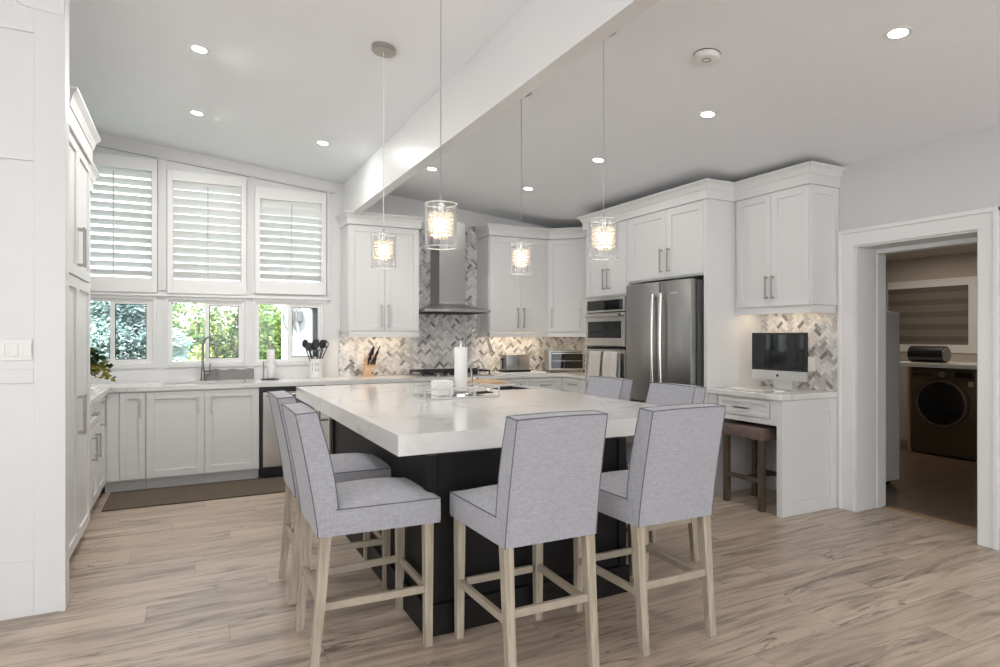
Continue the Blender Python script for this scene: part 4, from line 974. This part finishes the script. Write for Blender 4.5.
# ---------------------------------------------------------------- chairs
def patch(bm, fn, nu, nv):
    g = [[bm.verts.new(fn(i/nu, j/nv)) for j in range(nv+1)] for i in range(nu+1)]
    for i in range(nu):
        for j in range(nv): bm.faces.new([g[i][j], g[i+1][j], g[i+1][j+1], g[i][j+1]])
def make_chair():
    t = thing('counter_chair', '', 'chair', (0, 0, 0), group='grey upholstered counter chairs')
    W = .210
    # seat cushion : rounded box with crowned top
    bm = NB(); n = 14
    def top(i, j):
        u, v = i/n*2-1, j/n*2-1
        c = (1-abs(u)**3)*(1-abs(v)**3)
        return (u*(W+.004+.008*(v+1)), .045+v*.245, .646+.044*c)
    g = [[bm.verts.new(top(i, j)) for j in range(n+1)] for i in range(n+1)]
    for i in range(n):
        for j in range(n): bm.faces.new([g[i][j], g[i+1][j], g[i+1][j+1], g[i][j+1]])
    ring = [g[i][0] for i in range(n+1)]+[g[n][j] for j in range(1, n+1)]+[g[i][n] for i in range(n-1, -1, -1)]+[g[0][j] for j in range(n-1, 0, -1)]
    prev = ring
    for k, (z, o_) in enumerate(((.600, .001), (.560, .001), (.540, -.001))):
        nr = []
        for v0 in ring:
            x, y = v0.co.x, v0.co.y-.045; sx_ = (W+o_)/W
            nr.append(bm.verts.new((x*sx_, .045+y*(.245+o_)/.245, z)))
        for i in range(len(ring)): bm.faces.new([prev[i], prev[(i+1) % len(ring)], nr[(i+1) % len(ring)], nr[i]])
        prev = nr
    bm.faces.new(prev[::-1])
    seat = obj('seat', bm, 'fabric', t, smooth=True)
    bm = NB(); W2 = W+.02; pts = [(-W-.006, -.16, .647), (-W2, .29, .647), (W2, .29, .647), (W+.006, -.16, .647)]
    tube(bm, pts[0:2], .0026, 6); tube(bm, pts[1:3], .0026, 6); tube(bm, pts[2:4], .0026, 6)
    obj('piping', bm, 'piping', seat)
    # backrest
    def rear(z): s = (z-.54)/.51; return -.232-.088*max(0, s)**1.25
    def thick(z): s = (z-.54)/.51; return .085+.015*math.sin(PI*min(1, max(0, s)))
    bm = NB(); nz, nx = 16, 8; R = []; Fv = []
    def xw(z): s = (z-.54)/.51; return W+.002-.006*s
    def ztop(u): return 1.047+.004*(1-u*u)
    for k in range(nz+1):
        s = k/nz; rr_, ff = [], []
        for i in range(nx+1):
            u = i/nx*2-1; z = .541+(ztop(u)-.541)*s
            bulge = .010*(1-u*u)*math.sin(PI*s)
            rr_.append(bm.verts.new((u*xw(z), rear(z)-bulge*.5, z))); ff.append(bm.verts.new((u*xw(z), rear(z)+thick(z)+bulge, z+(.004 if k == nz else 0))))
        R.append(rr_); Fv.append(ff)
    for k in range(nz):
        for i in range(nx):
            bm.faces.new([R[k][i], R[k][i+1], R[k+1][i+1], R[k+1][i]]); bm.faces.new([Fv[k][i+1], Fv[k][i], Fv[k+1][i], Fv[k+1][i+1]])
        for i in (0, nx): bm.faces.new([R[k][i], R[k+1][i], Fv[k+1][i], Fv[k][i]])
    for i in range(nx):
        bm.faces.new([R[0][i], R[0][i+1], Fv[0][i+1], Fv[0][i]]); bm.faces.new([R[nz][i], R[nz][i+1], Fv[nz][i+1], Fv[nz][i]])
    edge = []
    path = [tuple(R[k][0].co) for k in range(nz+1)]+[tuple(R[nz][i].co) for i in range(1, nx+1)]+[tuple(R[k][nx].co) for k in range(nz-1, -1, -1)]
    path2 = [tuple(Fv[k][0].co) for k in range(3, nz+1)]+[tuple(Fv[nz][i].co) for i in range(1, nx+1)]+[tuple(Fv[k][nx].co) for k in range(nz-1, 2, -1)]
    back = obj('backrest', bm, 'fabric', t, smooth=True)
    bm = NB(); tube(bm, path, .0026, 6); tube(bm, path2, .0026, 6)
    for i in (0, nx):
        a, b = (path[nz], path2[nz-3]) if i == 0 else (path[nz+nx], path2[nz-3+nx]); tube(bm, [a, b], .0026, 6)
    obj('piping', bm, 'piping', back)
    # legs
    for s in (-1, 1):
        bm = NB()
        for (y0_, y1_, yt, w0_, w1_) in ((.235, .235, 0, .0165, .0205),):
            a = [bm.verts.new((s*.205+dx*w0_, .240+dy*w0_, 0)) for dx, dy in ((-1, -1), (1, -1), (1, 1), (-1, 1))]; b = [bm.verts.new((s*.203+dx*w1_, .240+dy*w1_, .545)) for dx, dy in ((-1, -1), (1, -1), (1, 1), (-1, 1))]
            bm.faces.new(a[::-1]); bm.faces.new(b)
            for i in range(4): bm.faces.new([a[i], a[(i+1) % 4], b[(i+1) % 4], b[i]])
        obj('leg', bm, 'leg', t)
        bm = NB()
        secs = [(0, -.246, .0165), (.25, -.222, .019), (.54, -.200, .0215)]
        rings = [[bm.verts.new((s*.191+dx*w_, y_+dy*w_, z_)) for dx, dy in ((-1, -1), (1, -1), (1, 1), (-1, 1))] for z_, y_, w_ in secs]
        bm.faces.new(rings[0][::-1]); bm.faces.new(rings[-1])
        for q in range(2):
            for i in range(4): bm.faces.new([rings[q][i], rings[q][(i+1) % 4], rings[q+1][(i+1) % 4], rings[q+1][i]])
        obj('leg', bm, 'leg', t)
        bm = NB(); prism(bm, [(s*.191-.010, -.215), (s*.191+.010, -.215), (s*.205+.010, .228), (s*.205-.010, .228)], .236, .266, lambda u, v, w: (u, v, w)); obj('stretcher', bm, 'railwood', t)
    for y in (-.222, .240):
        bm = NB(); zc = .266 if y < 0 else .230; bx(bm, -.172, .172, y-.010, y+.010, zc, zc+.032, bev=.002); obj('stretcher', bm, 'railwood', t)
    return t
ch0 = make_chair()
spots = [(.70, 2.81, -PI/2, 'grey upholstered counter chair on the island\'s left side, nearer the camera'),
         (.715, 3.51, -PI/2, 'grey upholstered counter chair on the island\'s left side, nearer the sink'),
         (1.297, 2.37, 0, 'grey upholstered counter chair with its back to camera, left of the front pair'),
         (1.93, 2.355, 0, 'grey upholstered counter chair with its back to camera, right of the front pair'),
         (2.49, 3.74, PI/2, 'grey upholstered counter chair across the island, nearer the wall oven'),
         (2.49, 3.04, PI/2, 'grey upholstered counter chair across the island, nearer the desk')]
for i, (x, y, rz, lab) in enumerate(spots):
    if i == 0: ch0.location = (x, y, 0); ch0.rotation_euler = (0, 0, rz); ch0['label'] = lab
    else: dup(ch0, (x, y, 0), rz, lab)

# ---------------------------------------------------------------- pendants
def make_pendant():
    t = thing('pendant_lamp', '', 'lamp', (0, 0, 0), group='glass pendants over the island')
    # local z=0 at bottom of shade
    bm = NB(); lathe(bm, [(.069, 0), (.073, 0), (.073, .2), (.069, .2)], seg=32, close=False)
    obj('glass_shade', bm, 'clear', t, smooth=True)
    for q in (0, .197):
        bm = NB(); lathe(bm, [(.0745, q-.001), (.0685, q-.001), (.0685, q+.004), (.0745, q+.004), (.0745, q-.001)], seg=32, close=False)
        obj('rim', bm, M['rimglass'], t, smooth=True)
    bm = NB(); lathe(bm, [(.022, .15), (.022, .20), (.010, .21), (.004, .23)], seg=20)
    for k in range(3): a = 2*PI*k/3; tube(bm, [(0, 0, .178), (.071*math.cos(a), .071*math.sin(a), .178)], .003, 6)
    obj('socket', bm, 'chrome', t, smooth=True)
    bm = NB(); r_ = .053
    for lv in range(6):
        for k in range(18):
            a = 2*PI*(k+.5*(lv % 2))/18; z = .150-lv*.0175
            bmesh.ops.create_icosphere(bm, subdivisions=1, radius=.0098, matrix=Matrix.Translation((r_*math.cos(a), r_*math.sin(a), z)))
    for k in range(9):
        a = 2*PI*k/9; bmesh.ops.create_icosphere(bm, subdivisions=1, radius=.008, matrix=Matrix.Translation((.028*math.cos(a), .028*math.sin(a), .048)))
    obj('crystal_beads', bm, 'crystal', t)
    bm = NB(); sphere(bm, (0, 0, .105), .014, 1, 1, 2.2); obj('bulb', bm, 'bulb', t, smooth=True)
    return t
M['rimglass'] = mat('glass_edge', (.75, .78, .78), .1, 0, Alpha=.6)
pend = make_pendant()
PS = [(1.03, 3.62, 'crystal glass pendant lamp seen before the upper cabinet left of hood', .92), (1.03, 2.68, 'crystal glass pendant lamp with largest shade, in front of the range hood', 1.0),
      (1.935, 3.58, 'crystal glass pendant lamp before the upper cabinet right of hood', .92), (1.925, 2.66, 'crystal glass pendant lamp in front of the tall oven tower', .96)]
ZB = 1.765
for i, (x, y, lab, s) in enumerate(PS):
    t = pend if i == 0 else dup(pend, (x, y, ZB), 0, lab)
    t.location = (x, y, ZB); t['label'] = lab
    cz = ceil_z(x)
    bm = NB(); tube(bm, [(x, y, ZB+.22), (x, y, cz-.005)], .0024, 6); obj('cord', bm, 'white_plastic', t)
    bm = NB(); lathe(bm, [(.066, -.030), (.070, -.026), (.070, .02)], (0, 0, 0), 28, T=lambda a, b, c: (x+a, y+b, cz+c-.1035*a)); obj('canopy', bm, 'nickel', t, smooth=True)
    light('pendant_light', 'POINT', (x, y, ZB+.105), 1.8, (1, .80, .58), .02)

# ---------------------------------------------------------------- recessed downlights
DL = [(.06, 4.38), (.06, 5.65), (1.06, 5.65), (2.08, 5.65), (3.08, 5.55), (3.106, 4.37), (3.119, 3.13), (3.117, 1.864)]
names = ['above the left aisle nearer the camera', 'nearest the left shutter', 'nearest the right shutter', 'beyond the beam above the range hood side', 'at the far end above the toaster', 'above the far end of right aisle, before the ovens',
         'above the right aisle before the fridge, beside smoke detector', 'nearest the camera at the upper right']
for (x, y), nm in zip(DL, names):
    z = ceil_z(x); t = thing('downlight', 'small round recessed ceiling light '+nm, 'ceiling light', (x, y, z), group='recessed ceiling lights')
    TT = lambda a, b, c: (x+a, y+b, z+c-.1035*a)
    bm = NB(); lathe(bm, [(.042, -.003), (.060, -.004), (.062, .0), (.042, .0)], (0, 0, 0), 28, T=TT, close=False); obj('trim_ring', bm, 'white_plastic', t)
    bm = NB(); lathe(bm, [(.0425, -.0035), (.0425, -.001)], (0, 0, 0), 28, T=TT); obj('lens', bm, 'lens', t)
    light('downlight_lamp', 'AREA', (x, y, z-.012), 13 if x < .5 else 4.5 if x < 1.5 else 3.0, (1, .97, .94), .09, shape='DISK')
# extra downlights further back in the room (same grid, behind the camera)
for x in (-2.0, .06, 3.1):
    for y in (-.6, -2.4):
        light('downlight_lamp', 'AREA', (x, y, ceil_z(x)-.012), 5, (1, .96, .91), .09, shape='DISK')
# smoke detector
x, y = 2.545, 2.56; z = ceil_z(x)
t = thing('smoke_detector', 'round white smoke detector on the ceiling', 'smoke detector', (x, y, z))
TT = lambda a, b, c: (x+a, y+b, z+c-.1035*a)
bm = NB(); lathe(bm, [(.071, .0), (.071, -.016), (.062, -.034), (.03, -.040)], seg=32, T=TT); obj('body', bm, 'white_plastic', t, smooth=True)
bm = NB(); lathe(bm, [(.0725, -.004), (.0725, -.009), (.070, -.009), (.070, -.004)], seg=32, T=TT, close=False); obj('vent_slot', bm, 'black', t)
bm = NB(); lathe(bm, [(.024, -.041), (.020, -.041), (.020, -.043), (.024, -.043), (.024, -.041)], (-.012, -.01, 0), seg=20, T=TT, close=False); obj('button', bm, 'greycloth', t)
# under cabinet strips
def strip(x0, x1, y0, y1, z, e, lab):
    bm = NB(); bx(bm, x0, x1, y0, y1, z-.012, z); tag(obj('under_cabinet_light', bm, 'strip'), lab, 'light')
    light('strip_lamp', 'AREA', ((x0+x1)/2, (y0+y1)/2, z-.016), e, (1, .78, .55), max(x1-x0, .02), shape='RECTANGLE', size_y=max(y1-y0, .02))
strip(1.55, 2.2, 6.70, 6.72, 1.399, 1.1, 'warm light strip under the cabinet left of the hood')
strip(3.2, 3.9, 6.70, 6.72, 1.399, 1.7, 'warm light strip under the cabinet above the toaster')
strip(4.4, 4.42, 5.85, 6.5, 1.399, 1.6, 'warm light strip under the corner cabinet')
strip(4.42, 4.44, 3.35, 3.9, 1.599, .5, 'warm light strip under the desk cabinet')

# ---------------------------------------------------------------- laundry room
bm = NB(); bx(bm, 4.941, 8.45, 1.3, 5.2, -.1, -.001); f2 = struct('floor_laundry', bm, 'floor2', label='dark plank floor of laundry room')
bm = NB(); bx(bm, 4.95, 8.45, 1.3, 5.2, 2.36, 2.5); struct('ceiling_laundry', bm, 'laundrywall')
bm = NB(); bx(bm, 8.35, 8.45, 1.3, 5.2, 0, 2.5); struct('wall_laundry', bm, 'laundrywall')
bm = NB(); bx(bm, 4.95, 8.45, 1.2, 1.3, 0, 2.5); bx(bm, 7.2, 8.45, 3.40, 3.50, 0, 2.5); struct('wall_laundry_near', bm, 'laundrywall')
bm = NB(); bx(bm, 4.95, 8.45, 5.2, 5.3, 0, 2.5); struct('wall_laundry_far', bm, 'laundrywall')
# laundry window with banded shade, on far laundry wall
Y0, Y1, Z0, Z1 = 4.155, 5.12, 1.25, 1.955
t = struct('window_7', (lambda bm: (bx(bm, Y0-.10, Y1, Z0-.10, Z1+.11, 0, .02, faceW(8.35), .003), bm)[1])(NB()), 'trim', label='white window casing in the laundry room')
th = thing('zebra_shade', 'dark banded roller shade over the laundry room window', 'blind', (8.32, 4.55, Z0))
bm = NB(); bx(bm, Y0, Y1-.01, Z0, Z1, .022, .026, faceW(8.35)); obj('fabric', bm, 'shade_cloth', th)
bm = NB()
for k in range(5): bx(bm, Y0, Y1-.01, Z0+.03+k*.155, Z0+.10+k*.155, .026, .028, faceW(8.35))
obj('bands', bm, 'shade_dark', th)
t = thing('washing_machine', 'bronze front-loading washing machine in the laundry room', 'washing machine', (7.9, 4.03, 0))
bm = NB(); bx(bm, 7.57, 8.28, 3.69, 4.38, .01, .985, bev=.012); obj('body', bm, 'washer', t, smooth=True)
Tw = faceW(7.57); Tc = lambda x, y, z: (7.57-z, 4.03+x, .60+y)
bm = NB(); lathe(bm, [(.275, 0), (.275, .03), (.262, .045), (.215, .05), (.215, .03)], seg=40, T=Tc, close=False); dr = obj('door', bm, 'washer', t, smooth=True)
bm = NB(); lathe(bm, [(.24, .030), (.235, .052), (.12, .07), (.01, .072)], seg=40, T=Tc); obj('door_glass', bm, 'darkglass', dr, smooth=True)
bm = NB(); lathe(bm, [(.262, .046), (.258, .052), (.25, .052), (.246, .046)], seg=40, T=Tc, close=False); obj('ring', bm, 'nickel', dr, smooth=True)
bm = NB(); bx(bm, 3.70, 4.37, .87, .975, 0, .012, Tw, .003); cp = obj('control_panel', bm, 'washer', t)
bm = NB(); lathe(bm, [(.035, .012), (.033, .035), (.02, .038)], seg=20, T=lambda x, y, z: (7.57-z, 4.03+x, .925+y)); obj('dial', bm, 'nickel', cp, smooth=True)
bm = NB(); bx(bm, 3.73, 3.90, .895, .955, .012, .014, Tw); obj('display', bm, 'darkglass', cp)
bm = NB(); bx(bm, 4.15, 4.34, .90, .925, .012, .014, Tw); obj('detergent_drawer', bm, 'black', cp)
bm = NB(); bx(bm, 3.725, 3.775, .80, .86, .002, .004, Tw); obj('badge', bm, 'alu', t, label='small square pale badge')
bm = NB(); bx(bm, 7.50, 8.34, 3.52, 4.6, .998, 1.045, bev=.003); tag(obj('laundry_counter', bm, 'white_plastic'), 'white counter over the washing machine', 'countertop')
bm = NB(); bx(bm, 7.58, 8.3, 4.40, 4.425, 0, .997); bx(bm, 7.58, 8.3, 3.54, 3.565, 0, .997); tag(obj('end_panel', bm, 'board'), 'light wood support panel beside the washing machine', 'panel')
bm = NB(); tube(bm, [(7.66, 4.05, 1.145), (7.66, 4.42, 1.145)], .095, 24); sp = tag(obj('speaker', bm, 'black', smooth=True), 'black cylindrical speaker lying on the laundry counter', 'speaker')
bm = NB(); tube(bm, [(7.66, 4.035, 1.145), (7.66, 4.05, 1.145)], .08, 24); obj('grille', bm, 'greycloth', sp)
t = thing('upright_freezer', 'white upright appliance just inside the laundry doorway', 'freezer', (5.5, 3.85, 0))
bm = NB(); bx(bm, 5.20, 5.78, 3.50, 4.15, .03, 1.58, bev=.01); obj('body', bm, 'white_plastic', t)
bm = NB(); bx(bm, 5.202, 5.778, 3.44, 3.495, .05, 1.575, bev=.008); dr = obj('door', bm, 'white_plastic', t)
bm = NB(); bx(bm, 5.39, 5.41, 3.41, 3.44, .95, 1.15); obj('handle', bm, 'black', dr)
bm = NB(); bx(bm, 5.22, 5.76, 3.52, 4.1, 0, .032); obj('feet', bm, 'black', t)
x, y = 7.40, 4.36
t = thing('downlight', 'small round recessed ceiling light in the laundry room', 'ceiling light', (x, y, 2.36))
bm = NB(); lathe(bm, [(.055, -.004), (.075, -.004), (.075, 0), (.055, 0)], (x, y, 2.36), 28, close=False); obj('trim_ring', bm, 'white_plastic', t)
bm = NB(); cyl(bm, (x, y, 2.357), .055, -.002, .001); obj('lens', bm, 'lens', t)
light('laundry_lamp', 'AREA', (x, y, 2.34), 6.5, (1, .85, .68), .1, shape='DISK')

# ---------------------------------------------------------------- outside
bm = NB(); bx(bm, -30, 40, YW+.16, 45, -.35, -.3); struct('ground', bm, 'grass', label='lawn outside the windows')
def foliage_obj(name, blobs, n, size, m, parent, seed):
    r = random.Random(seed); bm = NB()
    for k in range(n):
        c, rad = r.choice(blobs); v = Vector((r.gauss(0, 1), r.gauss(0, 1), r.gauss(0, 1))).normalized()*(rad*r.uniform(.75, 1.05)); q = Vector(c)+v
        d = Vector((r.uniform(-1, 1), r.uniform(-1, 1), r.uniform(-1, .4))).normalized(); s_ = d.cross(Vector((r.uniform(-1, 1), r.uniform(-1, 1), .3))).normalized(); L = size*r.uniform(.6, 1.4)
        bm.faces.new([bm.verts.new(q), bm.verts.new(q+d*L*.5+s_*L*.3), bm.verts.new(q+d*L), bm.verts.new(q+d*L*.5-s_*L*.3)])
    return obj(name, bm, m, parent)
def bush(x, y, h, w_, mt, lab, seed, name='garden_shrub', size=.09, n=2600, mt2=None):
    r = random.Random(seed); t = thing(name, lab, 'shrub', (x, y, -.3))
    blobs = [((x+r.uniform(-w_, w_)*.7, y+r.uniform(-.5, .5)*w_, -.3+h*r.uniform(.25, .85)), w_*r.uniform(.3, .5)) for _ in range(14)]
    foliage_obj('foliage', blobs, n, size, mt, t, seed)
    if mt2: foliage_obj('foliage', blobs, n//2, size, mt2, t, seed+9)
    bm = NB(); 
    for k in range(4): tube(bm, [(x+r.uniform(-.1, .1), y, -.3), (x+r.uniform(-.5, .5)*w_, y+r.uniform(-.3, .3), -.3+h*.7)], .03, 6)
    obj('stem', bm, 'bark', t); return t
bush(.75, 15.2, 2.3, 1.0, 'leaf_a', 'dark green shrub outside the middle window', 11, mt2='leaf_c')
bush(.35, 11.0, 1.75, .6, 'leaf_b', 'low yellow-green shrub outside the middle window', 12)
bush(1.45, 13.0, 2.2, .8, 'leaf_c', 'olive green shrub outside the right half of the middle window', 13, mt2='leaf_b')
bush(1.5, 10.9, 2.4, .75, 'leaf_a', 'tall green hedge shrub outside the right window beside the white wall', 14, mt2='leaf_b', n=5000, size=.07)
bush(.6, 17.6, 2.7, 1.6, 'leaf_b', 'tall pale green tree beyond the shrubs of the middle window', 15, name='garden_tree')
bush(-3.2, 14.6, 2.6, .8, 'leafyellow', 'yellowing shrub outside the left window beside the spruce', 16, mt2='leaf_c')
# blue spruce
def spruce(x, y, h, r0, lab, seed, n=16000):
    r = random.Random(seed); t = thing('blue_spruce', lab, 'tree', (x, y, -.3))
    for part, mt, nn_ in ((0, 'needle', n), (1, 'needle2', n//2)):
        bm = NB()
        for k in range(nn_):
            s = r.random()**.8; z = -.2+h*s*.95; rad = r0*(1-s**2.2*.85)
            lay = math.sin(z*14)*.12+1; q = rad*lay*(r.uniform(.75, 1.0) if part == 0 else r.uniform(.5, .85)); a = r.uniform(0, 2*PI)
            o_ = Vector((math.cos(a), math.sin(a), 0)); c = Vector((x, y, z-q*.15))+o_*q
            d = (o_+Vector((r.uniform(-.5, .5), r.uniform(-.5, .5), r.uniform(-.5, .4)))).normalized(); s_ = d.cross(Vector((r.uniform(-1, 1), r.uniform(-1, 1), 1))).normalized(); L = r.uniform(.08, .16)
            bm.faces.new([bm.verts.new(c), bm.verts.new(c+d*L*.5+s_*.022), bm.verts.new(c+d*L), bm.verts.new(c+d*L*.5-s_*.022)])
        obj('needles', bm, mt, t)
    bm = NB(); tube(bm, [(x, y, -.3), (x, y, h*.95)], .1, 8, radii=[.14, .02]); obj('trunk', bm, 'bark', t)
spruce(-1.05, 11.6, 2.38, 1.6, 'blue spruce tree filling the left window', 21, n=22000)
bush(.02, 13.4, 2.7, .75, 'leaf_a', 'leafy green shrub outside the left pane of the middle window', 31, mt2='leaf_b')
# neighbouring white wing with lanterns and dark door
bm = NB(); bx(bm, 1.27, 5.0, 9.9, 10.1, -.3, 3.6); struct('exterior_wall', bm, 'stucco', label='white rendered wing outside right window')
bm = NB(); fx0, fx1, fz = 1.74, 2.7, 1.80
bx(bm, fx0-.08, fx1, fz, fz+.10, 0, .06, faceN(9.9)); bx(bm, fx0-.04, fx0+.05, -.3, fz, 0, .05, faceN(9.9)); bx(bm, fx0+.05, fx1, -.3, fz, 0, .02, faceN(9.9))
struct('door_1', bm, 'black', label='dark framed glass door on the white wing')
for x, lab in ((1.335, 'curved iron wall lantern on the white wing, beside the hedge'), (1.46, 'curved iron wall lantern on the white wing, nearer the dark door')):
    t = thing('wall_lantern', lab, 'lantern', (x, 9.85, 1.5))
    bm = NB(); pts = [(x+.0, 9.895, 1.86)]+[(x-.07*math.sin(PI*k/8)*1.0, 9.86, 1.84-k*.05) for k in range(9)]
    tube(bm, pts, .012, 8); tube(bm, [(x+.05, 9.86, 1.78), (x+.05, 9.86, 1.42)], .008, 6); obj('bracket', bm, 'greycloth', t)
    bm = NB(); lathe(bm, [(.02, 1.74), (.045, 1.72), (.045, 1.58), (.015, 1.55)], (x+.05, 9.85, 0), 12); obj('lamp_head', bm, 'greycloth', t)
